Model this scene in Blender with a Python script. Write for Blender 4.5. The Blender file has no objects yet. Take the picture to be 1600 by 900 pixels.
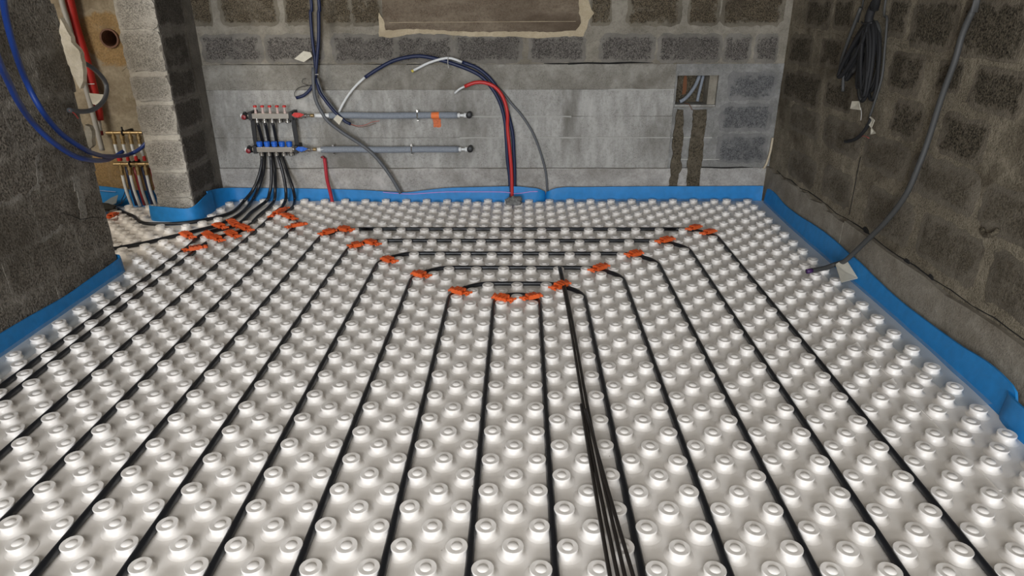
import bpy, bmesh, math, random
import numpy as np
from mathutils import Vector, Matrix, noise
random.seed(7)
R = math.radians
sc = bpy.context.scene
C = bpy.context.collection

# ------------------------------------------------------------------ camera
cam_d = bpy.data.cameras.new('camera'); cam_d.sensor_width = 36; cam_d.lens = 1048.47 / 1600 * 36
cam_d.clip_start = 0.05
cam = bpy.data.objects.new('camera', cam_d); C.objects.link(cam); sc.camera = cam
PITCH, YAW, ROLL, CAM_H = 0.408818, 0.0159503, -0.0045518, 1.38551
_rt = Matrix.Rotation(YAW, 3, 'Z')
_F = _rt @ Vector((0, math.cos(PITCH), -math.sin(PITCH)))
_U = _rt @ Vector((0, math.sin(PITCH), math.cos(PITCH)))
_R = _rt @ Vector((1, 0, 0))
_R2 = _R * math.cos(ROLL) + _U * math.sin(ROLL)
_U2 = _U * math.cos(ROLL) - _R * math.sin(ROLL)
cam.matrix_world = Matrix((( _R2.x, _U2.x, -_F.x, 0), (_R2.y, _U2.y, -_F.y, 0), (_R2.z, _U2.z, -_F.z, CAM_H), (0, 0, 0, 1)))

# ------------------------------------------------------------------ world, lights, exposure
w = bpy.data.worlds.new('world'); sc.world = w; w.use_nodes = True
w.node_tree.nodes['Background'].inputs[0].default_value = (0.86, 0.92, 1.0, 1)
w.node_tree.nodes['Background'].inputs[1].default_value = 1.0

def area(name, loc, target, sx, sy, power, col):
    l = bpy.data.lights.new(name, 'AREA'); l.shape = 'RECTANGLE'; l.size = sx; l.size_y = sy
    l.energy = power; l.color = col
    o = bpy.data.objects.new(name, l); C.objects.link(o); o.location = loc
    o.rotation_euler = (Vector(target) - Vector(loc)).to_track_quat('-Z', 'Y').to_euler()
    return o
area('garage_door_daylight', (-1.1, -5.0, 1.45), (-0.5, 3.0, 0.6), 2.8, 2.1, 430, (0.90, 0.94, 1.0))
area('high_soft_fill', (-0.6, -1.2, 2.40), (-0.3, 2.6, 0.0), 2.6, 1.2, 80, (1.0, 0.975, 0.95))  # added soft top light under the ceiling; no real opening stands behind it
area('side_room_fill', (-3.7, 2.2, 1.9), (-3.0, 4.6, 0.3), 0.9, 0.9, 34, (1.0, 0.93, 0.82))  # warm light added to brighten the side room; its source is unseen
sc.view_settings.view_transform = 'Standard'; sc.view_settings.look = 'None'
sc.view_settings.gamma = 1.0; sc.view_settings.use_curve_mapping = False
sc.view_settings.exposure = 0.12

# ------------------------------------------------------------------ material helpers
def newmat(name):
    m = bpy.data.materials.new(name); m.use_nodes = True
    nt = m.node_tree; b = nt.nodes['Principled BSDF']
    return m, nt, b
def plain(name, col, rough=0.5, metal=0.0, bump=0.0, bscale=60, vary=0.0, spec=None):
    m, nt, b = newmat(name)
    b.inputs['Base Color'].default_value = (*col, 1)
    b.inputs['Roughness'].default_value = rough; b.inputs['Metallic'].default_value = metal
    if spec is not None: b.inputs['Specular IOR Level'].default_value = spec
    if bump or vary:
        g = nt.nodes.new('ShaderNodeNewGeometry')
        n = nt.nodes.new('ShaderNodeTexNoise'); n.inputs['Scale'].default_value = bscale; n.inputs['Detail'].default_value = 4
        nt.links.new(g.outputs['Position'], n.inputs['Vector'])
        if bump:
            bp = nt.nodes.new('ShaderNodeBump'); bp.inputs['Strength'].default_value = bump; bp.inputs['Distance'].default_value = 0.004
            nt.links.new(n.outputs['Fac'], bp.inputs['Height']); nt.links.new(bp.outputs['Normal'], b.inputs['Normal'])
        if vary:
            r = nt.nodes.new('ShaderNodeValToRGB')
            r.color_ramp.elements[0].position = 0.3; r.color_ramp.elements[1].position = 0.7
            r.color_ramp.elements[0].color = (*[c * (1 - vary) for c in col], 1); r.color_ramp.elements[1].color = (*[min(1, c * (1 + vary)) for c in col], 1)
            nt.links.new(n.outputs['Fac'], r.inputs['Fac']); nt.links.new(r.outputs['Color'], b.inputs['Base Color'])
    return m
def concrete(name, base, smear, smear_lo=0.5, smear_hi=0.65, speck=0.35, bump=0.6, grain=170, stain=(0.03, 0.025, 0.02), stain_amt=0.5, stretch=(1, 1, 1), rough=0.95, blotch=2.2, streak=0.45):
    """base aggregate colour, smeared-over mortar colour, pores, blotchy stains - all in world space"""
    m, nt, b = newmat(name); N = nt.nodes; L = nt.links
    b.inputs['Roughness'].default_value = rough; b.inputs['Specular IOR Level'].default_value = 0.2
    g = N.new('ShaderNodeNewGeometry'); mp = N.new('ShaderNodeMapping'); mp.inputs['Scale'].default_value = stretch
    L.new(g.outputs['Position'], mp.inputs['Vector'])
    def noise_(scale, det=5, rgh=0.6, vec=mp.outputs['Vector'], dist=0.0):
        n = N.new('ShaderNodeTexNoise'); n.inputs['Scale'].default_value = scale; n.inputs['Detail'].default_value = det
        n.inputs['Roughness'].default_value = rgh; n.inputs['Distortion'].default_value = dist; L.new(vec, n.inputs['Vector']); return n.outputs['Fac']
    def ramp(src, a, bb, ca=(0, 0, 0, 1), cb=(1, 1, 1, 1)):
        r = N.new('ShaderNodeValToRGB'); r.color_ramp.elements[0].position = a; r.color_ramp.elements[1].position = bb
        r.color_ramp.elements[0].color = ca; r.color_ramp.elements[1].color = cb; L.new(src, r.inputs['Fac']); return r.outputs['Color']
    def mix(f, a, c, mode='MIX'):
        x = N.new('ShaderNodeMix'); x.data_type = 'RGBA'; x.blend_type = mode
        if isinstance(f, float): x.inputs[0].default_value = f
        else: L.new(f, x.inputs[0])
        for i, v in ((6, a), (7, c)):
            if isinstance(v, tuple): x.inputs[i].default_value = v
            else: L.new(v, x.inputs[i])
        return x.outputs[2]
    big = noise_(blotch, 6, 0.62, dist=0.4); mid = noise_(9, 6, 0.65); fine = noise_(grain, 3, 0.7, g.outputs['Position']); fine2 = noise_(grain * 0.35, 3, 0.7, g.outputs['Position'])
    base_c = mix(ramp(fine, 0.38, 0.64), tuple(c * (1 - speck) for c in base) + (1,), tuple(min(1, c * (1 + speck * 1.3)) for c in base) + (1,))
    sm_c = mix(ramp(mid, 0.3, 0.7), tuple(c * 0.78 for c in smear) + (1,), tuple(min(1, c * 1.18) for c in smear) + (1,))
    at = N.new('ShaderNodeAttribute'); at.attribute_name = 'smear'
    addm = N.new('ShaderNodeMath'); addm.operation = 'ADD'; L.new(mid, addm.inputs[0]); L.new(fine2, addm.inputs[1])
    half = N.new('ShaderNodeMath'); half.operation = 'MULTIPLY'; half.inputs[1].default_value = 0.5; L.new(addm.outputs[0], half.inputs[0])
    hm = N.new('ShaderNodeMath'); hm.operation = 'MULTIPLY_ADD'; hm.inputs[1].default_value = 0.42; L.new(at.outputs['Fac'], hm.inputs[0]); L.new(half.outputs[0], hm.inputs[2])
    col = mix(ramp(hm.outputs[0], smear_lo, smear_hi), base_c, sm_c)
    lt = N.new('ShaderNodeMath'); lt.operation = 'MULTIPLY'; lt.inputs[1].default_value = streak
    L.new(ramp(noise_(3.6, 7, 0.7, dist=1.6), 0.54, 0.70), lt.inputs[0])
    col = mix(lt.outputs[0], col, tuple(min(1, c * 1.22) for c in smear) + (1,))
    st = ramp(big, 0.50, 0.68); sa = N.new('ShaderNodeMath'); sa.operation = 'MULTIPLY'; sa.inputs[1].default_value = stain_amt; L.new(st, sa.inputs[0])
    col = mix(sa.outputs[0], col, stain + (1,))
    v = N.new('ShaderNodeTexVoronoi'); v.inputs['Scale'].default_value = grain * 0.28; L.new(g.outputs['Position'], v.inputs['Vector'])
    pores = ramp(v.outputs['Distance'], 0.08, 0.22)
    col = mix(mix(ramp(fine2, 0.5, 0.62), (0, 0, 0, 1), (speck, speck, speck, 1)), col, mix(pores, (0.02, 0.018, 0.015, 1), col))
    L.new(col, b.inputs['Base Color'])
    bp = N.new('ShaderNodeBump'); bp.inputs['Strength'].default_value = bump; bp.inputs['Distance'].default_value = 0.006
    hh = N.new('ShaderNodeMath'); hh.operation = 'ADD'; L.new(fine2, hh.inputs[0]); L.new(mid, hh.inputs[1]); 
    h2 = N.new('ShaderNodeMath'); h2.operation = 'ADD'; L.new(hh.outputs[0], h2.inputs[0]); L.new(fine, h2.inputs[1])
    L.new(h2.outputs[0], bp.inputs['Height']); L.new(bp.outputs['Normal'], b.inputs['Normal'])
    return m

# ------------------------------------------------------------------ mesh helpers
def link(name, me, mat, parent=None, smooth=False):
    o = bpy.data.objects.new(name, me); C.objects.link(o)
    if mat is not None and not me.materials: me.materials.append(mat)
    if smooth:
        for p in me.polygons: p.use_smooth = True
    if parent is not None: o.parent = parent
    return o
def mesh(name, V, F, recalc=False):
    me = bpy.data.meshes.new(name); me.from_pydata([tuple(v) for v in V], [], F)
    if recalc:
        bm = bmesh.new(); bm.from_mesh(me); bmesh.ops.recalc_face_normals(bm, faces=bm.faces); bm.to_mesh(me); bm.free()
    me.update(); return me
class MB:
    """collects simple solids into one mesh (one part)"""
    def __init__(s): s.V = []; s.F = []
    def add(s, V, F):
        n = len(s.V); s.V += [tuple(v) for v in V]; s.F += [tuple(i + n for i in f) for f in F]; return s
    def box(s, a, b, jit=0.0):
        x0, y0, z0 = a; x1, y1, z1 = b
        V = [(x, y, z) for z in (z0, z1) for y in (y0, y1) for x in (x0, x1)]
        if jit: V = [(x + random.uniform(-jit, jit), y + random.uniform(-jit, jit), z + random.uniform(-jit, jit)) for x, y, z in V]
        return s.add(V, [(0, 2, 3, 1), (4, 5, 7, 6), (0, 1, 5, 4), (2, 6, 7, 3), (0, 4, 6, 2), (1, 3, 7, 5)])
    def lathe(s, base, axis, prof, seg=16, hollow=False):
        """prof = [(radius, distance along axis)]"""
        ax = Vector(axis).normalized(); u = ax.orthogonal().normalized(); v = ax.cross(u); base = Vector(base)
        V = []; F = []
        for r, h in prof:
            for k in range(seg):
                a = 2 * math.pi * k / seg; V.append(base + ax * h + (u * math.cos(a) + v * math.sin(a)) * max(r, 1e-5))
        for i in range(len(prof) - 1):
            for k in range(seg):
                k2 = (k + 1) % seg; F.append((i * seg + k, i * seg + k2, (i + 1) * seg + k2, (i + 1) * seg + k))
        if not hollow:
            F.append(tuple(reversed(range(seg)))); n = (len(prof) - 1) * seg; F.append(tuple(n + k for k in range(seg)))
        return s.add(V, F)
    def cyl(s, a, b, r, seg=16):
        a = Vector(a); b = Vector(b); h = (b - a).length; c = min(r * 0.15, h * 0.2)
        return s.lathe(a, b - a, [(r - c, 0), (r, c), (r, h - c), (r - c, h)], seg)
    def tube(s, pts, r, seg=10, step=0.03, smooth=True):
        V, F = tube_geo(pts, r, seg, step, smooth); return s.add(V, F)
    def obj(s, name, mat, parent=None, smooth=False, auto=None):
        me = mesh(name, s.V, s.F, recalc=True); o = link(name, me, mat, parent, smooth or bool(auto))
        if auto:
            try: me.set_sharp_from_angle(angle=R(auto))
            except Exception: pass
        return o
def catmull(P, step):
    P = [Vector(p) for p in P]
    if len(P) < 3:
        n = max(1, int((P[1] - P[0]).length / step)); return [P[0].lerp(P[1], i / n) for i in range(n + 1)]
    Q = [P[0] * 2 - P[1]] + P + [P[-1] * 2 - P[-2]]; out = []
    for i in range(1, len(Q) - 2):
        p0, p1, p2, p3 = Q[i - 1:i + 3]; n = max(2, int((p2 - p1).length / step))
        for k in range(n):
            t = k / n; out.append(0.5 * ((2 * p1) + (p2 - p0) * t + (2 * p0 - 5 * p1 + 4 * p2 - p3) * t * t + (3 * p1 - p0 - 3 * p2 + p3) * t ** 3))
    out.append(P[-1]); return out
def tube_geo(pts, r, seg=10, step=0.03, smooth=True):
    P = catmull(pts, step) if smooth else [Vector(p) for p in pts]
    n = len(P); T = [(P[min(i + 1, n - 1)] - P[max(i - 1, 0)]).normalized() for i in range(n)]
    u = T[0].orthogonal().normalized(); V = []; F = []
    for i in range(n):
        u = (u - T[i] * u.dot(T[i])).normalized(); v = T[i].cross(u)
        rr = r(i / (n - 1)) if callable(r) else r
        for k in range(seg):
            a = 2 * math.pi * k / seg; V.append(P[i] + (u * math.cos(a) + v * math.sin(a)) * rr)
    for i in range(n - 1):
        for k in range(seg):
            k2 = (k + 1) % seg; F.append((i * seg + k, i * seg + k2, (i + 1) * seg + k2, (i + 1) * seg + k))
    F.append(tuple(reversed(range(seg)))); F.append(tuple((n - 1) * seg + k for k in range(seg)))
    return V, F
def tag(o, label=None, cat=None, group=None, kind=None):
    if label: o['label'] = label
    if cat: o['category'] = cat
    if group: o['group'] = group
    if kind: o['kind'] = kind
    return o
def empty(name, loc, label, cat, group=None):
    o = bpy.data.objects.new(name, None); C.objects.link(o); o.location = loc; o.empty_display_size = 0.05
    return tag(o, label, cat, group)
def keep(o, parent):
    """parent while keeping world coordinates (parents are unrotated)"""
    o.parent = parent; o.matrix_parent_inverse = Matrix.Translation(-parent.location); return o
def tube_obj(name, pts, r, mat, parent=None, seg=10, step=0.03, smooth=True):
    V, F = tube_geo(pts, r, seg, step, smooth)
    o = link(name, mesh(name, V, F), mat, None, True)
    if parent is not None: keep(o, parent)
    return o

# measured points of the routed pipes, cables and wall pieces, metres in the room
D = {
'T1': [[-1.864,4.76,0.353],[-1.873,4.76,0.293],[-1.91,4.74,0.186],[-1.95,4.7,0.107],[-2.031,4.734,0.03],[-2.03,4.58,0.013],[-2.04,4.457,0.013],[-2.108,4.354,0.013],[-2.21,4.269,0.013],[-2.322,4.234,0.013],[-2.426,4.227,0.013],[-2.51,4.24,0.013],[-2.587,4.296,0.013],[-2.672,4.397,0.013],[-2.788,4.487,0.013],[-2.908,4.596,0.013],[-2.995,4.644,0.013]],
'T2': [[-1.86,4.765,0.578],[-1.868,4.8,0.537],[-1.872,4.84,0.406],[-1.873,4.82,0.308],[-1.883,4.78,0.214],[-1.913,4.72,0.12],[-1.984,4.785,0.03],[-1.967,4.596,0.013],[-1.96,4.412,0.013],[-1.987,4.283,0.013],[-2.015,4.187,0.013],[-2.118,4.068,0.013],[-2.157,4.017,0.013],[-2.236,3.937,0.013],[-2.314,3.848,0.013],[-2.449,3.75,0.013],[-2.524,3.701,0.013]],
'T3': [[-1.799,4.76,0.353],[-1.805,4.76,0.284],[-1.812,4.73,0.165],[-1.826,4.7,0.092],[-1.866,4.734,0.03],[-1.889,4.62,0.013],[-1.893,4.472,0.013],[-1.879,4.318,0.013],[-1.887,4.194,0.013],[-1.954,4.12,0.013],[-1.997,4.075,0.013],[-2.022,4.018,0.013],[-2.032,3.931,0.013]],
'T4': [[-1.806,4.765,0.578],[-1.816,4.8,0.536],[-1.824,4.84,0.406],[-1.808,4.82,0.308],[-1.796,4.78,0.199],[-1.787,4.71,0.099],[-1.812,4.734,0.03],[-1.812,4.612,0.013],[-1.811,4.405,0.013],[-1.797,4.214,0.013],[-1.806,4.094,0.013],[-1.861,4.005,0.013],[-1.913,3.944,0.013],[-1.93,3.854,0.013]],
'T5': [[-1.748,4.76,0.353],[-1.73,4.75,0.268],[-1.714,4.73,0.165],[-1.706,4.7,0.087],[-1.73,4.734,0.03],[-1.721,4.628,0.013],[-1.723,4.526,0.013],[-1.722,4.39,0.013]],
'T6': [[-1.752,4.765,0.578],[-1.761,4.8,0.536],[-1.768,4.84,0.406],[-1.734,4.82,0.298],[-1.694,4.77,0.202],[-1.657,4.72,0.115],[-1.672,4.768,0.03],[-1.642,4.628,0.013],[-1.648,4.518,0.013],[-1.637,4.457,0.013],[-1.596,4.383,0.013],[-1.529,4.311,0.013],[-1.499,4.242,0.013]],
'clips': [[[-1.254,3.963,0.028],[-1.188,4.051,0.028]],[[-1.177,4.089,0.028],[-1.083,4.038,0.028]],[[-1.021,3.741,0.028],[-0.958,3.786,0.028]],[[-0.955,3.844,0.028],[-0.863,3.775,0.028]],[[-0.79,3.55,0.028],[-0.714,3.49,0.028]],[[-0.585,3.329,0.028],[-0.499,3.276,0.028]],[[-0.361,3.107,0.028],[-0.269,3.052,0.028]],[[-0.14,3.021,0.028],[-0.048,2.969,0.028]],[[0.008,2.992,0.028],[0.094,3.038,0.028]],[[0.158,3.118,0.028],[0.241,3.201,0.028]],[[0.378,3.361,0.028],[0.471,3.446,0.028]],[[0.605,3.595,0.028],[0.693,3.648,0.028]],[[0.822,3.825,0.028],[0.925,3.895,0.028]],[[1.061,4.067,0.028],[1.146,4.132,0.028]],[[1.129,3.98,0.028],[1.216,4.042,0.028]],[[-2.149,3.998,0.028],[-2.039,3.9,0.028]],[[-2.013,4.168,0.028],[-1.913,4.088,0.028]],[[-1.955,4.264,0.028],[-1.827,4.101,0.028]],[[-1.856,4.154,0.028],[-1.728,4.037,0.028]],[[-2.007,3.999,0.028],[-1.903,3.889,0.028]],[[-1.939,3.937,0.028],[-1.832,3.842,0.028]],[[-1.875,4.024,0.028],[-1.761,3.913,0.028]],[[-1.981,3.672,0.028],[-1.877,3.739,0.028]],[[-1.696,4.335,0.028],[-1.655,4.546,0.028]],[[-1.641,4.394,0.028],[-1.521,4.278,0.028]],[[-1.512,4.102,0.028],[-1.411,4.182,0.028]],[[-2.789,4.306,0.028],[-2.794,4.408,0.028]]],
'rodA': [[0.201,3.405,0.036],[0.216,2.817,0.036],[0.222,2.088,0.036],[0.23,1.706,0.036],[0.245,1.278,0.036],[0.252,1.108,0.036]],
'rodB': [[0.211,3.396,0.036],[0.228,2.817,0.036],[0.236,2.088,0.036],[0.246,1.706,0.036],[0.263,1.279,0.036],[0.271,1.109,0.036]],
'rodC': [[0.215,2.058,0.036],[0.22,1.602,0.036],[0.225,1.278,0.036],[0.229,1.108,0.036]],
'rodD': [[0.226,2.011,0.046],[0.256,1.591,0.046],[0.282,1.269,0.046],[0.294,1.101,0.046]],
'm_ub': [[-1.903,4.76,0.628],[-1.627,4.76,0.636]],
'm_lb': [[-1.907,4.76,0.399],[-1.632,4.76,0.399]],
'm_ucapL': [[-1.947,4.76,0.632]],
'm_lcapL': [[-1.954,4.76,0.395]],
'm_uval': [[-1.589,4.76,0.649],[-1.521,4.76,0.653],[-1.466,4.76,0.631]],
'm_lval': [[-1.593,4.76,0.417],[-1.529,4.76,0.412],[-1.477,4.76,0.394]],
'm_uend': [[-1.466,4.76,0.631],[-1.412,4.76,0.631]],
'm_flow': [[-1.859,4.76,0.702],[-1.808,4.76,0.702],[-1.757,4.76,0.702],[-1.705,4.76,0.702],[-1.654,4.76,0.701]],
'm_uout': [[-1.859,4.76,0.588],[-1.803,4.76,0.588],[-1.751,4.76,0.588],[-1.697,4.76,0.588],[-1.645,4.76,0.588]],
'm_lout': [[-1.863,4.76,0.372],[-1.81,4.76,0.372],[-1.755,4.76,0.372],[-1.7,4.76,0.372],[-1.645,4.76,0.372]],
'm_bcap': [[-1.867,4.76,0.436],[-1.814,4.76,0.436],[-1.76,4.76,0.436],[-1.707,4.76,0.435],[-1.654,4.76,0.435]],
'm_strapL': [[-1.895,4.76,0.619],[-1.898,4.76,0.57],[-1.903,4.76,0.481],[-1.902,4.76,0.404]],
'm_strapR': [[-1.61,4.76,0.627],[-1.609,4.76,0.57],[-1.607,4.76,0.48],[-1.607,4.76,0.413]],
'insU': [[-1.427,4.81,0.621],[-1.336,4.81,0.628],[-0.973,4.81,0.627],[-0.702,4.81,0.624],[-0.45,4.81,0.626]],
'insL': [[-1.473,4.81,0.388],[-1.362,4.81,0.393],[-0.993,4.81,0.388],[-0.716,4.81,0.383],[-0.44,4.81,0.382]],
'insUe': [[-0.449,4.8,0.627],[-0.413,4.8,0.627],[-0.377,4.8,0.627]],
'insLe': [[-0.439,4.8,0.385],[-0.402,4.8,0.385],[-0.37,4.8,0.394]],
'insclamp': [[-0.734,4.81,0.626],[-1.352,4.81,0.393],[-0.79,4.81,0.388]],
'orange': [[-0.633,4.84,0.648],[-0.578,4.84,0.648],[-0.583,4.84,0.536],[-0.638,4.84,0.536]],
'redstub': [[-1.436,4.83,0.319],[-1.435,4.83,0.267],[-1.423,4.79,0.173],[-1.393,4.73,0.093],[-1.372,4.69,0.014]],
'navyA': [[-1.402,4.83,1.421],[-1.417,4.83,1.296],[-1.424,4.83,1.135],[-1.424,4.83,0.991],[-1.431,4.83,0.864]],
'navyB': [[-1.342,4.8,1.421],[-1.353,4.8,1.296],[-1.372,4.8,1.137],[-1.402,4.8,0.993],[-1.431,4.8,0.867],[-1.464,4.8,0.812],[-1.519,4.8,0.765],[-1.575,4.8,0.748]],
'navyC': [[-1.416,4.76,0.893],[-1.393,4.76,0.787],[-1.345,4.76,0.709],[-1.302,4.76,0.653],[-1.277,4.76,0.631],[-1.237,4.76,0.591],[-1.202,4.76,0.574]],
'greyD': [[-1.404,4.775,0.883],[-1.384,4.775,0.794],[-1.335,4.775,0.712],[-1.296,4.775,0.659],[-1.281,4.775,0.633]],
'greyE': [[-1.433,4.765,0.842],[-1.431,4.765,0.743],[-1.397,4.765,0.652],[-1.359,4.765,0.591],[-1.268,4.765,0.515],[-1.162,4.765,0.443],[-1.077,4.765,0.374],[-1.006,4.765,0.287],[-0.944,4.765,0.188],[-0.887,4.765,0.074]],
'redwires': [[-1.207,4.78,0.57],[-1.154,4.78,0.557],[-1.099,4.78,0.566],[-1.061,4.78,0.583],[-1.002,4.78,0.592]],
'wireloop': [[-1.586,4.82,0.749],[-1.592,4.82,0.771],[-1.574,4.82,0.801],[-1.541,4.82,0.819],[-1.495,4.82,0.827],[-1.459,4.82,0.831]],
'tagA': [[-1.548,4.78,1.008],[-1.48,4.78,1.057],[-1.433,4.78,1.049],[-1.423,4.78,1.024],[-1.485,4.78,0.987]],
'tagB': [[-1.315,4.74,0.612],[-1.284,4.74,0.643],[-1.247,4.74,0.617],[-1.278,4.74,0.573]],
'tieA': [[-1.421,4.8,0.906]],
'arcN1': [[-1.083,4.8,0.883],[-0.99,4.8,0.938],[-0.877,4.8,0.992],[-0.744,4.8,1.02],[-0.644,4.8,1.016],[-0.506,4.8,0.982],[-0.354,4.8,0.928],[-0.268,4.8,0.877],[-0.194,4.8,0.788],[-0.147,4.8,0.692],[-0.121,4.8,0.583],[-0.113,4.8,0.471],[-0.105,4.8,0.31],[-0.091,4.8,0.193],[-0.087,4.8,0.093]],
'arcW1': [[-1.081,4.79,0.885],[-1.139,4.79,0.838],[-1.198,4.79,0.778],[-1.25,4.79,0.709],[-1.287,4.79,0.648]],
'arcN2': [[-0.411,4.82,0.98],[-0.311,4.82,0.942],[-0.229,4.82,0.879],[-0.168,4.82,0.798],[-0.12,4.82,0.698],[-0.09,4.82,0.601],[-0.067,4.82,0.489],[-0.059,4.82,0.352],[-0.054,4.82,0.212],[-0.055,4.82,0.088]],
'arcW2': [[-0.409,4.79,0.983],[-0.482,4.79,1.008],[-0.547,4.79,1.004],[-0.636,4.79,0.979],[-0.689,4.79,0.955],[-0.743,4.79,0.93]],
'arcN3': [[-0.51,4.835,0.967],[-0.379,4.835,0.916],[-0.292,4.835,0.852],[-0.214,4.835,0.753],[-0.171,4.835,0.657],[-0.145,4.835,0.554]],
'arcR': [[-0.395,4.775,0.825],[-0.324,4.775,0.85],[-0.258,4.775,0.85],[-0.193,4.775,0.825],[-0.145,4.775,0.774],[-0.115,4.775,0.705],[-0.102,4.775,0.631]],
'arcR2': [[-0.116,4.785,0.607],[-0.103,4.785,0.541],[-0.09,4.785,0.406],[-0.077,4.785,0.244],[-0.073,4.785,0.097]],
'arcRw': [[-0.395,4.775,0.825],[-0.431,4.775,0.808],[-0.467,4.775,0.779]],
'greyF': [[-0.413,4.835,0.967],[-0.299,4.835,0.933],[-0.213,4.835,0.852],[-0.133,4.835,0.774],[-0.071,4.835,0.696],[-0.004,4.835,0.621],[0.065,4.835,0.518],[0.111,4.835,0.418],[0.15,4.835,0.302],[0.175,4.835,0.199],[0.186,4.835,0.084]],
'greyF2': [[-0.553,4.835,0.992],[-0.465,4.835,0.979],[-0.413,4.835,0.967]],
'rubble': [[-0.109,4.68,0.012],[0.011,4.68,0.021],[-0.058,4.68,0.059]],
'recess': [[1.079,4.86,0.881],[1.356,4.86,0.883],[1.37,4.86,0.674],[1.074,4.86,0.668]],
'chaseA': [[1.093,4.86,0.655],[1.134,4.86,0.655],[1.146,4.86,0.57],[1.144,4.86,0.503],[1.156,4.86,0.471],[1.152,4.86,0.365],[1.154,4.86,0.296],[1.169,4.86,0.239],[1.146,4.86,0.192],[1.145,4.86,0.096],[1.079,4.86,0.096],[1.086,4.86,0.178],[1.082,4.86,0.272],[1.09,4.86,0.342],[1.079,4.86,0.412],[1.081,4.86,0.489],[1.087,4.86,0.57]],
'chaseB': [[1.206,4.86,0.655],[1.3,4.86,0.654],[1.305,4.86,0.57],[1.303,4.86,0.503],[1.298,4.86,0.466],[1.306,4.86,0.388],[1.307,4.86,0.296],[1.303,4.86,0.201],[1.31,4.86,0.096],[1.211,4.86,0.096],[1.21,4.86,0.201],[1.198,4.86,0.272],[1.205,4.86,0.342],[1.202,4.86,0.425],[1.21,4.86,0.48],[1.21,4.86,0.57]],
'bands_z': [[-0.07,4.86,0.963],[-0.071,4.86,0.793],[-0.072,4.86,0.608],[-0.073,4.86,0.459],[-0.074,4.86,0.24]],
'bb': [[-2.224,-2.115,1.226,1.409],[-2.029,-1.661,1.225,1.408],[-1.588,-1.432,1.224,1.406],[-1.346,-1.165,1.223,1.405],[-1.143,-0.962,1.222,1.404],[0.474,0.581,1.216,1.398],[0.721,1.049,1.215,1.396],[1.126,1.3,1.213,1.395],[1.347,1.729,1.212,1.393],[-2.192,-1.803,0.986,1.152],[-1.754,-1.388,0.985,1.151],[-1.291,-0.882,0.983,1.149],[-0.851,-0.486,0.982,1.147],[-0.447,-0.018,0.981,1.146],[0.061,0.419,0.979,1.144],[0.542,0.89,0.978,1.143],[0.942,1.346,0.976,1.141],[1.39,1.542,0.976,1.14],[1.602,1.724,0.975,1.139],[1.442,1.77,0.728,0.895],[1.414,1.793,0.511,0.684],[1.422,1.794,0.286,0.47]],
'tan': [[-0.964,4.86,1.294],[-0.933,4.86,1.254],[-0.929,4.86,1.185],[-0.851,4.86,1.185],[-0.763,4.86,1.193],[-0.503,4.86,1.179],[-0.243,4.86,1.17],[-0.07,4.86,1.174],[0.19,4.86,1.169],[0.363,4.86,1.18],[0.396,4.86,1.229],[0.381,4.86,1.288],[0.368,4.86,1.414],[0.431,4.86,1.414],[0.447,4.86,1.335],[0.483,4.86,1.288],[0.447,4.86,1.24],[0.436,4.86,1.188],[0.412,4.86,1.14],[0.278,4.86,1.14],[0.148,4.86,1.128],[-0.07,4.86,1.141],[-0.309,4.86,1.138],[-0.504,4.86,1.155],[-0.722,4.86,1.164],[-0.898,4.86,1.136],[-0.976,4.86,1.144]],
'taninner': [[-0.919,4.86,1.419],[0.372,4.86,1.414],[0.372,4.86,1.176],[-0.93,4.86,1.181]],
'rb': [[4.599,4.257,1.213,1.363],[4.195,3.992,1.219,1.364],[3.558,3.417,1.211,1.366],[3.345,3.025,1.177,1.367],[2.971,2.603,1.157,1.368],[4.795,4.447,0.982,1.149],[4.289,4.032,1.008,1.158],[3.449,3.186,0.967,1.135],[3.045,2.904,1.021,1.125],[2.798,2.515,0.98,1.124],[4.806,4.24,0.756,0.927],[4.132,3.812,0.795,0.929],[3.335,3.101,0.776,0.927],[2.927,2.647,0.769,0.924],[4.479,3.927,0.417,0.635],[3.364,3.0,0.499,0.694]],
'rwlines': [[1.8,4.795,1.186],[1.8,4.275,1.168],[1.8,3.451,1.154],[1.8,2.552,1.154],[1.8,4.474,0.953],[1.8,3.861,0.995],[1.8,3.352,0.928],[1.8,2.472,0.969]],
'rwjoint': [[1.8,3.602,0.611],[1.8,3.573,0.245],[1.8,3.572,0.096],[1.8,4.812,0.533],[1.8,4.872,1.283]],
'coilpts': [[1.74,3.788,1.304],[1.74,3.762,0.988],[1.74,3.65,0.904],[1.74,3.528,0.904],[1.74,3.403,0.966],[1.74,3.447,1.169],[1.74,3.637,1.278]],
'stripL': [[1.75,3.785,1.329],[1.75,3.819,1.257],[1.75,3.86,1.16],[1.75,3.894,1.059],[1.75,3.89,0.975]],
'stripL2': [[1.75,3.841,1.063],[1.75,3.836,0.981],[1.75,3.812,0.906]],
'coilTop': [[1.74,3.597,1.409],[1.74,3.617,1.351],[1.74,3.644,1.292],[1.74,3.638,1.233]],
'thinR': [[1.77,3.588,1.409],[1.77,3.532,1.28],[1.77,3.494,1.136],[1.77,3.469,1.019],[1.77,3.486,0.909],[1.77,3.51,0.811]],
'greyS': [[1.78,3.836,1.411],[1.78,3.838,1.334],[1.78,3.855,1.256]],
'tagC': [[1.75,3.681,0.873],[1.75,3.605,0.884],[1.75,3.573,0.843],[1.75,3.686,0.833]],
'tagD': [[1.75,3.462,0.828],[1.75,3.411,0.818],[1.75,3.426,0.778],[1.75,3.465,0.79]],
'tagE': [[1.76,3.446,0.774],[1.76,3.417,0.77],[1.76,3.392,0.758],[1.76,3.439,0.743]],
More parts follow.
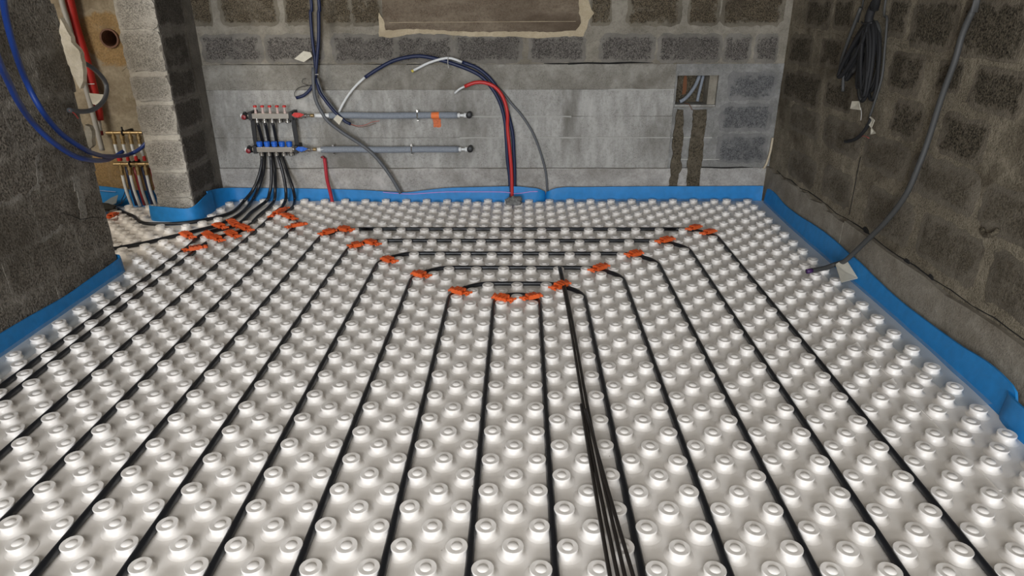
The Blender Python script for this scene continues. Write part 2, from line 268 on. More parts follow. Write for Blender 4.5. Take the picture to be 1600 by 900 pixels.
'cabR': [[1.75,3.451,0.818],[1.75,3.473,0.776],[1.75,3.521,0.725],[1.75,3.591,0.685],[1.75,3.673,0.662]],
'wireC': [[1.76,3.598,0.852],[1.76,3.578,0.823],[1.76,3.572,0.791]],
'redwR': [[1.77,3.588,0.696],[1.77,3.527,0.72],[1.77,3.47,0.718]],
'greyL': [[1.77,2.87,1.402],[1.77,2.87,1.357],[1.77,2.906,1.25],[1.77,2.914,1.14],[1.77,2.943,0.996],[1.77,2.966,0.804],[1.76,2.974,0.689],[1.75,3.003,0.549],[1.74,3.092,0.399],[1.73,3.229,0.237],[1.71,3.299,0.138],[1.694,3.322,0.1],[1.673,3.362,0.07],[1.611,3.344,0.055],[1.51,3.311,0.05]],
'tagF': [[1.657,3.324,0.085],[1.721,3.36,0.1],[1.735,3.227,0.045],[1.624,3.167,0.045]],
'strokeR': [[1.797,4.85,0.458],[1.798,4.85,0.358],[1.783,4.85,0.274],[1.767,4.85,0.227]],
'pil': [[-2.233,4.36,-0.007],[-2.229,4.36,0.016],[-2.237,4.36,1.272],[-2.43,4.36,1.38],[-2.471,4.36,0.015],[-2.03,4.36,0.142]],
'pilj': [[-2.214,4.36,1.214],[-2.217,4.36,0.971],[-2.202,4.36,0.788],[-2.204,4.36,0.574],[-2.203,4.36,0.347],[-2.216,4.36,0.195]],
'hole': [[-2.747,4.72,1.146],[-2.807,4.72,1.146],[-2.687,4.72,1.145],[-2.735,4.72,1.197],[-2.761,4.72,1.089]],
'redL': [[-2.927,4.68,1.438],[-2.929,4.68,1.227],[-2.914,4.68,1.008],[-2.914,4.68,0.716],[-2.924,4.68,0.621]],
'redLw': [[-2.924,4.68,0.621],[-2.931,4.68,0.542]],
'conL': [[-2.949,4.63,1.438],[-2.942,4.63,1.268],[-2.936,4.63,0.972],[-2.927,4.63,0.723],[-2.924,4.63,0.419]],
'loopL': [[-2.295,3.55,1.124],[-2.275,3.6,1.095],[-2.273,3.7,1.045],[-2.293,3.8,0.978],[-2.291,3.8,0.928],[-2.262,3.7,0.883],[-2.228,3.55,0.861],[-2.227,3.45,0.863],[-2.18,3.273,0.896]],
'tagL': [[-2.351,3.75,0.91],[-2.273,3.75,0.9],[-2.318,3.75,0.845],[-2.35,3.75,0.859]],
'loopL2': [[-2.131,3.3,1.142],[-2.125,3.3,1.047],[-2.137,3.3,0.958],[-2.192,3.32,0.88]],
'hoseA': [[-1.862,2.6,1.416],[-1.947,2.7,1.318],[-2.021,2.8,1.209],[-2.154,3.0,1.065],[-2.15,3.042,0.931],[-2.17,3.156,0.808],[-2.178,3.301,0.706],[-2.259,3.5,0.638],[-2.472,3.95,0.526],[-2.674,4.5,0.415],[-2.594,4.55,0.457],[-2.532,4.58,0.529]],
'hoseB': [[-1.729,2.3,1.27],[-1.797,2.4,1.182],[-1.898,2.55,1.113],[-1.993,2.7,1.017],[-2.13,2.934,0.898],[-2.15,3.049,0.793],[-2.172,3.207,0.691],[-2.178,3.309,0.65],[-2.264,3.52,0.596],[-2.517,4.0,0.492],[-2.758,4.45,0.404],[-2.728,4.55,0.431]],
'm2': [[-2.851,4.62,0.544],[-2.55,4.62,0.539],[-2.857,4.62,0.335],[-2.572,4.62,0.317]],
'm2tubes': [[-2.793,4.62,0.509],[-2.785,4.62,0.353],[-2.807,4.62,0.124]],
'flap': [[-3.005,4.651,0.03],[-2.865,4.6,0.106],[-2.906,4.668,0.03],[-2.886,4.523,0.03]],
'blackw': [[-2.851,4.68,0.136],[-2.864,4.66,0.094],[-2.872,4.64,0.071],[-2.878,4.62,0.039]],
'blackw2': [[-2.823,4.68,0.136],[-2.836,4.66,0.094],[-2.855,4.64,0.067],[-2.873,4.62,0.039]],
'lwall': [[-2.24,3.054,1.232],[-2.24,3.414,1.095],[-2.24,2.998,0.567],[-2.24,3.54,0.764],[-2.24,3.57,0.411],[-2.24,2.666,0.376],[-2.24,3.1,1.384]],
'redpaint': [[-2.22,3.319,0.89],[-2.22,3.323,0.864]],
'lwallEdge': [[-2.196,3.41,1.383],[-2.182,3.41,1.299],[-2.222,3.41,1.242],[-2.198,3.41,1.125],[-2.188,3.41,1.042],[-2.19,3.41,0.975],[-2.198,3.41,0.819],[-2.203,3.41,0.607],[-2.208,3.41,0.385],[-2.216,3.41,0.169]],
'smearL1': [[-2.218,3.22,0.584],[-2.218,3.274,0.564],[-2.218,3.275,0.491],[-2.218,3.275,0.417],[-2.218,3.259,0.354],[-2.218,3.211,0.37],[-2.218,3.223,0.446],[-2.218,3.223,0.519]],
'smearL2': [[-2.218,2.73,0.595],[-2.218,2.806,0.591],[-2.218,2.899,0.594],[-2.218,2.99,0.605],[-2.218,2.994,0.592],[-2.218,2.904,0.578],[-2.218,2.805,0.568],[-2.218,2.722,0.575]],
'smearL3': [[-2.218,2.88,0.37],[-2.218,2.984,0.378],[-2.218,3.075,0.387],[-2.218,3.077,0.37],[-2.218,2.985,0.359],[-2.218,2.881,0.351]],
'smearL4': [[-2.218,3.046,0.735],[-2.218,3.037,0.672],[-2.218,3.03,0.613],[-2.218,2.985,0.613],[-2.218,3.004,0.679],[-2.218,3.019,0.735]],
'crackL': [[-2.218,3.075,0.445],[-2.218,3.136,0.413],[-2.218,3.201,0.37],[-2.218,3.296,0.35],[-2.218,3.413,0.309]],
}

# ------------------------------------------------------------------ materials
M = {}
M['mortar'] = concrete('mortar_wall', (0.202, 0.183, 0.146), (0.273, 0.248, 0.202), 0.38, 0.56, speck=0.3, grain=190, stain=(0.101, 0.081, 0.056), stain_amt=0.6, blotch=1.6)
M['pour'] = concrete('poured_concrete', (0.285, 0.275, 0.25), (0.40, 0.39, 0.365), 0.36, 0.58, speck=0.30, bump=0.5, grain=130, stain=(0.14, 0.13, 0.11), stain_amt=0.85, stretch=(1.7, 1, 0.55), blotch=1.5, streak=0.55)
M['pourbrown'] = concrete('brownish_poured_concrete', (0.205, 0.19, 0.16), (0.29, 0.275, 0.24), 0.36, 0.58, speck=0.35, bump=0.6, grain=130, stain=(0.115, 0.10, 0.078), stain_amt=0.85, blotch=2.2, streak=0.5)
M['pourbase'] = concrete('poured_base_concrete', (0.30, 0.285, 0.26), (0.42, 0.40, 0.375), 0.38, 0.60, speck=0.25, bump=0.5, grain=120, stain=(0.16, 0.145, 0.12), stain_amt=0.6)
M['rightrender'] = concrete('smeared_render', (0.198, 0.194, 0.180), (0.279, 0.275, 0.261), 0.38, 0.60, speck=0.25, bump=0.5, grain=150, stain=(0.108, 0.104, 0.095), stain_amt=0.6, blotch=3)
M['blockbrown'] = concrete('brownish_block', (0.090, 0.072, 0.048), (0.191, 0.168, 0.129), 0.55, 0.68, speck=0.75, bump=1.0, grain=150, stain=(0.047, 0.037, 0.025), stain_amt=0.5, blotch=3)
M['blockgrey'] = concrete('grey_block', (0.115, 0.104, 0.092), (0.212, 0.196, 0.170), 0.55, 0.68, speck=0.75, bump=1.0, grain=150, stain=(0.064, 0.056, 0.049), stain_amt=0.4, blotch=3)
M['blockblue'] = concrete('smeared_grey_block', (0.120, 0.120, 0.120), (0.216, 0.212, 0.204), 0.50, 0.66, speck=0.5, bump=0.9, grain=150, stain=(0.064, 0.064, 0.064), stain_amt=0.5, blotch=4)
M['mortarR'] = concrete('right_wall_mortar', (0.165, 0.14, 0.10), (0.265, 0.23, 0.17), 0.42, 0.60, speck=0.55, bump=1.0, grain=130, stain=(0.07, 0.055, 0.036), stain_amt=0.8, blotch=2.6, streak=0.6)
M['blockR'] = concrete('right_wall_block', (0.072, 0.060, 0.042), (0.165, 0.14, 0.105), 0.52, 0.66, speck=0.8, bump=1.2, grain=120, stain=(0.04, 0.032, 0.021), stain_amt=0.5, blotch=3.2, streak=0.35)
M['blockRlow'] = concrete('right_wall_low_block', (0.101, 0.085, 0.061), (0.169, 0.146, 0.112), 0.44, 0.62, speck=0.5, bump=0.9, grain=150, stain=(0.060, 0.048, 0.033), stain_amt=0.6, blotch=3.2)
M['plinthR'] = concrete('right_plinth', (0.229, 0.202, 0.163), (0.290, 0.264, 0.216), 0.42, 0.6, speck=0.22, bump=0.5, grain=150, stain=(0.132, 0.106, 0.075), stain_amt=0.7)
M['mortarL'] = concrete('left_wall_mortar', (0.208, 0.192, 0.166), (0.312, 0.293, 0.260), 0.45, 0.64, speck=0.5, bump=0.9, grain=120, stain=(0.098, 0.086, 0.070), stain_amt=0.6, blotch=2.4)
M['blockL'] = concrete('left_wall_block', (0.155, 0.136, 0.110), (0.27, 0.245, 0.205), 0.50, 0.68, speck=0.65, bump=1.3, grain=95, stain=(0.075, 0.062, 0.046), stain_amt=0.75, blotch=2.1, streak=0.6)
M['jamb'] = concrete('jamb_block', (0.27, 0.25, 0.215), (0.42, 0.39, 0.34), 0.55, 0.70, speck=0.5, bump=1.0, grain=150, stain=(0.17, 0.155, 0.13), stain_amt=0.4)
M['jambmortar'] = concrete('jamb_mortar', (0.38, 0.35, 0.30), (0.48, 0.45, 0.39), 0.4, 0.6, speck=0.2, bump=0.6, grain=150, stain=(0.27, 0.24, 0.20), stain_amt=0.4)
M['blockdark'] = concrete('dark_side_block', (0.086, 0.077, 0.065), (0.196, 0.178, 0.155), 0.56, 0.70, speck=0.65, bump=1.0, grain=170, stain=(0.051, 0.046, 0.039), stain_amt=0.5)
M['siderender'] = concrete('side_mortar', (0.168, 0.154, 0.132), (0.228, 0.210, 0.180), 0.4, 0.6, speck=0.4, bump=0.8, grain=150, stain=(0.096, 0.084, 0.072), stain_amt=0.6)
M['ochre'] = concrete('ochre_render', (0.265, 0.225, 0.16), (0.36, 0.31, 0.23), 0.4, 0.6, speck=0.15, bump=0.4, grain=90, stain=(0.15, 0.115, 0.07), stain_amt=0.85, blotch=2.4)
M['ochrepatch'] = concrete('ochre_patch', (0.30, 0.20, 0.095), (0.315, 0.268, 0.195), 0.56, 0.72, speck=0.2, bump=0.7, grain=90, stain=(0.17, 0.115, 0.06), stain_amt=0.6, blotch=7, streak=0.3)
M['tan'] = concrete('tan_mortar', (0.40, 0.33, 0.22), (0.48, 0.40, 0.28), 0.4, 0.6, speck=0.12, bump=0.35, grain=120, stain=(0.30, 0.24, 0.155), stain_amt=0.4)
M['brownrender'] = concrete('brown_render', (0.140, 0.106, 0.075), (0.191, 0.153, 0.111), 0.4, 0.6, speck=0.3, bump=0.4, grain=150, stain=(0.076, 0.054, 0.036), stain_amt=0.7, stretch=(0.6, 1, 1.6))
M['chase'] = concrete('damp_mortar', (0.085, 0.070, 0.048), (0.14, 0.118, 0.085), 0.45, 0.6, speck=0.6, bump=1.2, grain=110, stain=(0.045, 0.036, 0.024), stain_amt=0.5, blotch=9)
M['crumb'] = concrete('cream_render', (0.52, 0.44, 0.31), (0.62, 0.54, 0.41), 0.4, 0.6, speck=0.1, bump=0.7, grain=80, stain=(0.35, 0.28, 0.19), stain_amt=0.4)
M['smearlight'] = concrete('light_smear', (0.20, 0.183, 0.155), (0.27, 0.25, 0.215), 0.40, 0.6, speck=0.5, bump=0.9, grain=120, stain=(0.17, 0.155, 0.13), stain_amt=0.6, blotch=6)
M['ceil'] = plain('ceiling_concrete', (0.28, 0.27, 0.25), 0.9)
M['lightline'] = plain('lime_line', (0.38, 0.37, 0.34), 0.9, bump=0.5)
M['crack'] = plain('open_joint', (0.012, 0.011, 0.010), 1.0)

def foam_mat():
    m, nt, b = newmat('white_foam_panel'); N = nt.nodes; L = nt.links
    g = N.new('ShaderNodeNewGeometry'); n = N.new('ShaderNodeTexNoise'); n.inputs['Scale'].default_value = 3.0; n.inputs['Detail'].default_value = 5
    L.new(g.outputs['Position'], n.inputs['Vector'])
    r = N.new('ShaderNodeValToRGB'); r.color_ramp.elements[0].position = 0.35; r.color_ramp.elements[1].position = 0.7
    r.color_ramp.elements[0].color = (0.89, 0.85, 0.80, 1); r.color_ramp.elements[1].color = (0.82, 0.78, 0.73, 1)
    L.new(n.outputs['Fac'], r.inputs['Fac'])
    v = N.new('ShaderNodeTexVoronoi'); v.inputs['Scale'].default_value = 9; L.new(g.outputs['Position'], v.inputs['Vector'])
    r2 = N.new('ShaderNodeValToRGB'); r2.color_ramp.elements[0].position = 0.012; r2.color_ramp.elements[1].position = 0.03
    r2.color_ramp.elements[0].color = (0.35, 0.30, 0.25, 1); r2.color_ramp.elements[1].color = (1, 1, 1, 1); L.new(v.outputs['Distance'], r2.inputs['Fac'])
    x = N.new('ShaderNodeMix'); x.data_type = 'RGBA'; x.blend_type = 'MULTIPLY'; x.inputs[0].default_value = 1
    L.new(r.outputs['Color'], x.inputs[6]); L.new(r2.outputs['Color'], x.inputs[7]); L.new(x.outputs[2], b.inputs['Base Color'])
    b.inputs['Roughness'].default_value = 0.36; b.inputs['Specular IOR Level'].default_value = 0.45
    n2 = N.new('ShaderNodeTexNoise'); n2.inputs['Scale'].default_value = 28; n2.inputs['Detail'].default_value = 3; L.new(g.outputs['Position'], n2.inputs['Vector'])
    bp = N.new('ShaderNodeBump'); bp.inputs['Strength'].default_value = 0.25; bp.inputs['Distance'].default_value = 0.004
    L.new(n2.outputs['Fac'], bp.inputs['Height']); L.new(bp.outputs['Normal'], b.inputs['Normal'])
    return m
M['foam'] = foam_mat()
M['blue'] = plain('blue_edge_foam', (0.010, 0.205, 0.52), 0.55, bump=0.35, bscale=25, vary=0.10)
M['pinkline'] = plain('lilac_print', (0.50, 0.26, 0.62), 0.6)
M['paleline'] = plain('pale_print', (0.30, 0.40, 0.66), 0.6)
M['pipe'] = plain('black_heating_pipe', (0.011, 0.012, 0.015), 0.38, bump=0.05, bscale=30)
M['rod'] = plain('dark_brown_rod', (0.020, 0.016, 0.014), 0.45, bump=0.2, bscale=80)
M['orange'] = plain('orange_plastic', (0.72, 0.115, 0.022), 0.5, vary=0.15, bscale=20)
M['steel'] = plain('brushed_steel', (0.52, 0.48, 0.42), 0.32, 0.9, bump=0.05)
M['chrome'] = plain('nickel_fitting', (0.60, 0.58, 0.54), 0.22, 0.95)
M['brass'] = plain('brass', (0.45, 0.33, 0.17), 0.38, 0.85)
M['black'] = plain('black_plastic', (0.012, 0.012, 0.013), 0.5)
M['redp'] = plain('red_plastic', (0.55, 0.025, 0.02), 0.42)
M['bluep'] = plain('blue_plastic', (0.015, 0.12, 0.55), 0.42)
M['darkred'] = plain('maroon_plastic', (0.20, 0.012, 0.018), 0.4)
M['whitep'] = plain('white_plastic', (0.70, 0.71, 0.70), 0.45)
M['clear'] = plain('milky_sight_glass', (0.55, 0.42, 0.38), 0.25)
M['ins'] = plain('grey_pipe_insulation', (0.235, 0.26, 0.295), 0.75, bump=0.5, bscale=90, vary=0.12)
M['grey'] = plain('grey_cable_sleeve', (0.105, 0.110, 0.118), 0.55, bump=0.15, bscale=120)
M['greydark'] = plain('dark_grey_cable', (0.052, 0.052, 0.050), 0.6, bump=0.15, bscale=120)
M['greylight'] = plain('light_grey_conduit', (0.40, 0.39, 0.37), 0.5)
M['navy'] = plain('navy_conduit', (0.008, 0.016, 0.060), 0.5, bump=0.1, bscale=150)
M['hose'] = plain('blue_water_hose', (0.010, 0.040, 0.205), 0.40)
M['redhose'] = plain('red_conduit', (0.52, 0.025, 0.022), 0.45)
M['redlag'] = plain('crimson_sleeve', (0.42, 0.02, 0.035), 0.6, bump=0.4, bscale=70)
M['paper'] = plain('masking_tape', (0.60, 0.56, 0.46), 0.8, vary=0.08, bscale=30)
M['yellow'] = plain('yellow_tip', (0.62, 0.50, 0.10), 0.6)
M['orangetape'] = plain('orange_tape', (0.85, 0.20, 0.05), 0.6)
M['rubble'] = concrete('rubble', (0.19, 0.19, 0.18), (0.27, 0.27, 0.26), 0.45, 0.6, speck=0.4, bump=1.0, grain=140)
M['coil'] = plain('black_cable', (0.008, 0.008, 0.009), 0.75)
M['hazegrey'] = plain('grey_plastic_sheet', (0.22, 0.25, 0.26), 0.45)
M['purple'] = plain('violet_cable_end', (0.06, 0.02, 0.10), 0.5)
M['rust'] = plain('rusty_pipe', (0.16, 0.075, 0.045), 0.7, bump=0.4, vary=0.25)
def film_mat():
    m, nt, b = newmat('clear_film_skirt')
    b.inputs['Base Color'].default_value = (0.38, 0.47, 0.53, 1); b.inputs['Roughness'].default_value = 0.22; b.inputs['Alpha'].default_value = 0.30
    return m
M['film'] = film_mat()
M['filmd'] = M['film']

# ------------------------------------------------------------------ irregular wall pieces
def plane_map(kind, pos):
    if kind == 'back': return lambda u, v, d: (u, pos - d, v)      # faces -Y
    if kind == 'right': return lambda u, v, d: (pos - d, u, v)     # faces -X
    return lambda u, v, d: (pos + d, u, v)                         # 'left', faces +X
def block(name, u0, u1, v0, v1, pm, proud, mat, parent, nu=9, nv=6, smear=1.0, soft=False, jit=0.008, rough=0.0015, corner=0.02, label=None):
    """one concrete block face: rounded, uneven outline, sides falling back into the joint"""
    nu = max(nu, min(16, round((u1 - u0) / 0.034))); nv = max(nv, min(10, round((v1 - v0) / 0.03))) if nv > 2 else nv
    cell = min((u1 - u0) / nu, (v1 - v0) / nv); corner = min(corner, 0.5 * cell); jit = min(jit, 0.3 * cell)
    V = []; F = []; S = []
    cu, cv = (u0 + u1) / 2, (v0 + v1) / 2
    hu, hv = (u1 - u0) / 2, (v1 - v0) / 2
    for j in range(nv + 1):
        for i in range(nu + 1):
            a = -1 + 2 * i / nu; b = -1 + 2 * j / nv
            u = cu + a * hu; v = cv + b * hv; edge = i in (0, nu) or j in (0, nv)
            if abs(a) == 1 and abs(b) == 1: u -= a * corner; v -= b * corner
            if edge: u += random.uniform(-jit, jit); v += random.uniform(-jit, jit)
            else: u += random.uniform(-jit, jit) * 0.5
            ring2 = i in (1, nu - 1) or j in (1, nv - 1)
            d = (0.0006 if edge else proud * 0.75 if ring2 else proud) + random.uniform(-rough, rough) * (0.3 if edge else 1) if soft else proud + random.uniform(-rough, rough)
            S.append(smear * (1.0 if edge else random.uniform(-0.1, 0.35) if ring2 else random.uniform(-0.12, 0.05)))
            V.append(pm(u, v, d))
    W = nu + 1
    for j in range(nv):
        for i in range(nu): F.append((j * W + i, j * W + i + 1, (j + 1) * W + i + 1, (j + 1) * W + i))
    ring = [i for i in range(W)] + [j * W + nu for j in range(1, nv + 1)] + [nv * W + i for i in range(nu - 1, -1, -1)] + [j * W for j in range(nv - 1, 0, -1)]
    base = len(V)
    tb = len(V); V += [V[k] for k in ring]; base = len(V)
    for k in ring:
        j, i = divmod(k, W); a = -1 + 2 * i / nu; b = -1 + 2 * j / nv
        p = V[k]; q = list(pm(0, 0, -0.012)); z = list(pm(1, 2, -0.012))
        V.append(tuple(z[c] if q[c] == z[c] else p[c] for c in range(3)))
    n = len(ring)
    for k in range(n): F.append((tb + k, base + k, base + (k + 1) % n, tb + (k + 1) % n))
    F.append(tuple(base + k for k in range(n)))
    out_ = Vector(pm(0, 0, 1)) - Vector(pm(0, 0, 0)); a_, b_, c_ = (Vector(V[k]) for k in F[0][:3])
    if (b_ - a_).cross(c_ - a_).dot(out_) < 0: F = [tuple(reversed(f)) for f in F]
    me = mesh(name, V, F)
    at = me.attributes.new('smear', 'FLOAT', 'POINT'); at.data.foreach_set('value', S + [smear] * (2 * n))
    o = link(name, me, mat, parent)
    if nv > 2:
        for p in me.polygons[:nu * nv]: p.use_smooth = True
    if label: o['label'] = label
    return o
def poly_piece(name, pts, pm, proud, mat, parent, jit=0.004, sub=0.03, label=None):
    """flat irregular patch with thickness, outline in plane coordinates"""
    Q = []
    n = len(pts)
    for i in range(n):
        a = Vector(pts[i]); b = Vector(pts[(i + 1) % n]); k = max(1, int((b - a).length / sub))
        for t in range(k):
            p = a.lerp(b, t / k); Q.append((p.x + random.uniform(-jit, jit), p.y + random.uniform(-jit, jit)))
    bm = bmesh.new()
    top = [bm.verts.new(pm(u, v, proud)) for u, v in Q]; bot = [bm.verts.new(pm(u, v, -0.012)) for u, v in Q]
    f = bm.faces.new(top); n = len(Q)
    for i in range(n): bm.faces.new((top[i], bot[i], bot[(i + 1) % n], top[(i + 1) % n]))
    bm.normal_update(); out_ = Vector(pm(0, 0, 1)) - Vector(pm(0, 0, 0)); k_ = f.normal.dot(out_) < 0
    if k_: bmesh.ops.reverse_faces(bm, faces=bm.faces)
    tr = bmesh.ops.triangulate(bm, faces=[f])['faces']; bm.normal_update()
    bad = [t for t in tr if t.normal.dot(out_) < 0]
    if bad: bmesh.ops.reverse_faces(bm, faces=bad)
    me = bpy.data.meshes.new(name); bm.to_mesh(me); bm.free()
    o = link(name, me, mat, parent)
    if label: o['label'] = label
    return o
def D2(name, a=0, b=2): return [(p[a], p[b]) for p in D[name]]

# ------------------------------------------------------------------ back wall
YB = 4.872
pmB = plane_map('back', YB)
RX0, RX1, RZ0, RZ1 = 1.077, 1.362, 0.672, 0.882
mb = MB()
mb.box((-2.25, YB, -0.08), (RX0, 5.12, 2.5)).box((RX1, YB, -0.08), (2.1, 5.12, 2.5))
mb.box((RX0, YB, -0.08), (RX1, 5.12, RZ0)).box((RX0, YB, RZ1), (RX1, 5.12, 2.5)).box((RX0, YB + 0.17, RZ0), (RX1, 5.12, RZ1))
wall_back = tag(mb.obj('wall_back', M['mortar']), kind='structure')
for a, b, c, d in ((RX1, 1.80, 0.236, 0.96), (1.064, RX1, 0.236, RZ0 - 0.002), (1.064, RX0, RZ0, 0.96), (RX0, RX1, RZ1 + 0.002, 0.96)):
    block('render_patch', a, b, c, d, pmB, 0.006, M['rightrender'], wall_back, nu=6, nv=6, smear=0, jit=0.0015, corner=0)
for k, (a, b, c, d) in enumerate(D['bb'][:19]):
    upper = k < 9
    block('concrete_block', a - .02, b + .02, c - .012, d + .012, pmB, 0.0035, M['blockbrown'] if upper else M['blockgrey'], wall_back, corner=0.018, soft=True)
for (a, b, c, d) in D['bb'][19:]:
    block('concrete_block', a - .015, min(b + .01, 1.765), c - .012, d + .012, pmB, 0.0085, M['blockblue'], wall_back, jit=0.008, corner=0.03)
# blocks above the frame, up to the ceiling
zc = 1.44
row = 0
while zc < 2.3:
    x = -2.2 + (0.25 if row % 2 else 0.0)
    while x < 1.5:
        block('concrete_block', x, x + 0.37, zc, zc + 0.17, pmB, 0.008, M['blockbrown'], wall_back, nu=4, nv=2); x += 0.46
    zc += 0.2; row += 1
# board-marked lifts of poured concrete
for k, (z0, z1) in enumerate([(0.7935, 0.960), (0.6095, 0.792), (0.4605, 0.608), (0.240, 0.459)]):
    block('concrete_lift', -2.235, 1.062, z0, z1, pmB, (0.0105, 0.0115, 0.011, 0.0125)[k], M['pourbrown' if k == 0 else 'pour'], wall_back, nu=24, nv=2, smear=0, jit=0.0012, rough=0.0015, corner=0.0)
block('concrete_base', -2.235, 1.80, -0.05, 0.236, pmB, 0.018, M['pourbase'], wall_back, nu=26, nv=2, smear=0, jit=0.004, rough=0.003, corner=0.0)
for z, x0, x1 in ((0.608, -0.6, 0.35), (0.459, -0.45, -0.02), (0.459, 0.1, 1.06), (0.459, 1.07, 1.36), (0.79, 0.6, 1.06), (0.30, 1.1, 1.43)):
    poly_piece('mortar_seam', [(x0, z - 0.004), (x1, z - 0.004), (x1, z + 0.005), (x0, z + 0.005)], pmB, 0.0165, M['lightline'], wall_back, jit=0.003, sub=0.05)
# open crack on top of the pour
def crack(pts, pm, wd, parent, d=0.0):
    top = []; bot = []
    for i, (u, v) in enumerate(pts):
        ww = wd * (0.25 if i in (0, len(pts) - 1) else random.uniform(0.6, 1.2)); top.append((u, v + ww)); bot.append((u, v - ww))
    return poly_piece('open_crack', top + bot[::-1], pm, d, M['crack'], parent, jit=0.001, sub=0.04)
crack([(0.15, 0.966), (0.3, 0.962), (0.45, 0.968), (0.6, 0.965), (0.75, 0.970), (0.9, 0.968)], pmB, 0.005, wall_back, 0.010)
crack([(-0.52, 0.962), (-0.42, 0.965), (-0.32, 0.962)], pmB, 0.004, wall_back, 0.010)
crack([(-0.80, 0.962), (-0.74, 0.958), (-0.70, 0.964)], pmB, 0.007, wall_back, 0.010)
crack([(-1.1, 0.966), (-1.0, 0.963), (-0.9, 0.966)], pmB, 0.002, wall_back, 0.010)
crack([(-2.1, 0.966), (-1.7, 0.963), (-1.3, 0.966)], pmB, 0.0015, wall_back, 0.010)
crack([(1.15, 0.238), (1.3, 0.243), (1.45, 0.240), (1.6, 0.243), (1.74, 0.235)], pmB, 0.003, wall_back, 0.019)
poly_piece('brown_render_panel', [(-0.935, 1.43), (0.405, 1.43), (0.405, 1.165), (-0.945, 1.165)], pmB, 0.010, M['brownrender'], wall_back, jit=0.002, sub=0.2)
poly_piece('tan_mortar_border', D2('tan'), pmB, 0.014, M['tan'], wall_back, jit=0.0035, sub=0.022)
poly_piece('mortar_seam', [(-0.9, 1.231), (0.36, 1.234), (0.36, 1.2365), (-0.9, 1.2335)], pmB, 0.0112, M['tan'], wall_back, jit=0.0005, sub=0.1)
poly_piece('damp_mortar_strip', D2('chaseA'), pmB, 0.021, M['chase'], wall_back, jit=0.004, sub=0.02)
poly_piece('damp_mortar_strip', D2('chaseB'), pmB, 0.021, M['chase'], wall_back, jit=0.004, sub=0.02)
# recess lining
mb = MB(); yb = YB + 0.165
mb.box((RX0, YB + 0.004, RZ0 - 0.002), (RX1, yb, RZ0 + 0.012), 0.002)
mb.obj('mortar_sill', M['pour'], wall_back)
mb = MB(); mb.box((RX1 - 0.055, YB + 0.02, RZ0 + 0.01), (RX1 - 0.0, yb, RZ1), 0.002)
mb.obj('recess_cheek', M['mortar'], wall_back)
mb = MB(); mb.box((RX0 + 0.001, YB + 0.150, RZ0 + 0.01), (RX1 - 0.05, yb, RZ1 - 0.001), 0.001)
mb.obj('recess_back', M['chase'], wall_back)
poly_piece('rust_stain_strip', [(RX0 + 0.075, RZ0 + 0.06), (RX0 + 0.105, RZ0 + 0.07), (RX0 + 0.10, RZ1 - 0.01), (RX0 + 0.08, RZ1 - 0.01)], plane_map('back', YB + 0.150), 0.003, plain('rust_orange', (0.16, 0.06, 0.022), 0.8), wall_back)
tube_obj('cream_filler_bead', [(1.787, YB - 0.03, 0.458), (1.785, YB - 0.028, 0.358), (1.772, YB - 0.026, 0.274), (1.757, YB - 0.022, 0.235)], 0.008, M['crumb'], wall_back)

# ------------------------------------------------------------------ right wall
XR = 1.80
pmR = plane_map('right', XR)
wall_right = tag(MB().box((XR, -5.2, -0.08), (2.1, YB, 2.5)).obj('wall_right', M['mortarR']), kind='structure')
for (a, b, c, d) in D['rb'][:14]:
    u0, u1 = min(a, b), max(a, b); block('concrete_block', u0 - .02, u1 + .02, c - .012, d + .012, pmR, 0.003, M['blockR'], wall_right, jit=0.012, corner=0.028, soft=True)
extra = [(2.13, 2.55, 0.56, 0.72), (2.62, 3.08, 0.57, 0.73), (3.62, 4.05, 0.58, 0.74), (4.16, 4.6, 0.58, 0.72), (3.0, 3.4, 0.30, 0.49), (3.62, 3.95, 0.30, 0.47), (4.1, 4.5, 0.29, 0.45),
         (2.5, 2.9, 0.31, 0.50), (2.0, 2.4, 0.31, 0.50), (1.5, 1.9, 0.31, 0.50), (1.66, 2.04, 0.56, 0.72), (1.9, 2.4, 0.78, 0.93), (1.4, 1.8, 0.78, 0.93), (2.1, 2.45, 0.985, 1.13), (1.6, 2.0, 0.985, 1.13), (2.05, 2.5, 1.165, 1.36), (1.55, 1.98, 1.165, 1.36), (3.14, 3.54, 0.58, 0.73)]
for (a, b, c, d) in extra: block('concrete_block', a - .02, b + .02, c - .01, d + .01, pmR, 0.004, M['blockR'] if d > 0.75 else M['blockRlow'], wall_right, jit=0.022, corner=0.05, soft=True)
for (y0, y1) in ((3.578, 4.855), (1.0, 3.568)):
    n = 16; top = [(y0 + (y1 - y0) * i / n, 0.243 + random.uniform(-0.014, 0.012)) for i in range(n + 1)]
    poly_piece('concrete_plinth', [(y0, -0.05)] + [(y1, -0.05)] + top[::-1], pmR, 0.022, M['plinthR'], wall_right, jit=0.0, sub=0.2)
crack([(1.2 + i * 0.14, 0.252 + random.uniform(-0.010, 0.010)) for i in range(26)], pmR, 0.0018, wall_right, 0.004)
crack([(3.573 + random.uniform(-.004, .004), z) for z in (0.28, 0.36, 0.44, 0.52, 0.60)], plane_map('right', XR), 0.001, wall_right, 0.004)
for y, z, s in ((3.36, 0.262, 0.035), (2.95, 0.247, 0.025), (2.75, 0.25, 0.02)):
    poly_piece('broken_hollow', [(y - s, z - .008), (y, z - .014), (y + s, z - .004), (y + s * .4, z + .012), (y - s * .5, z + .008)], pmR, 0.006, M['crack'], wall_right, jit=0.004, sub=0.015)
MB().tube([(1.796, 2.52, 0.55), (1.790, 2.49, 0.535), (1.788, 2.45, 0.55), (1.796, 2.43, 0.575)], 0.010).obj('mortar_blob', M['chase'], wall_right, smooth=True)
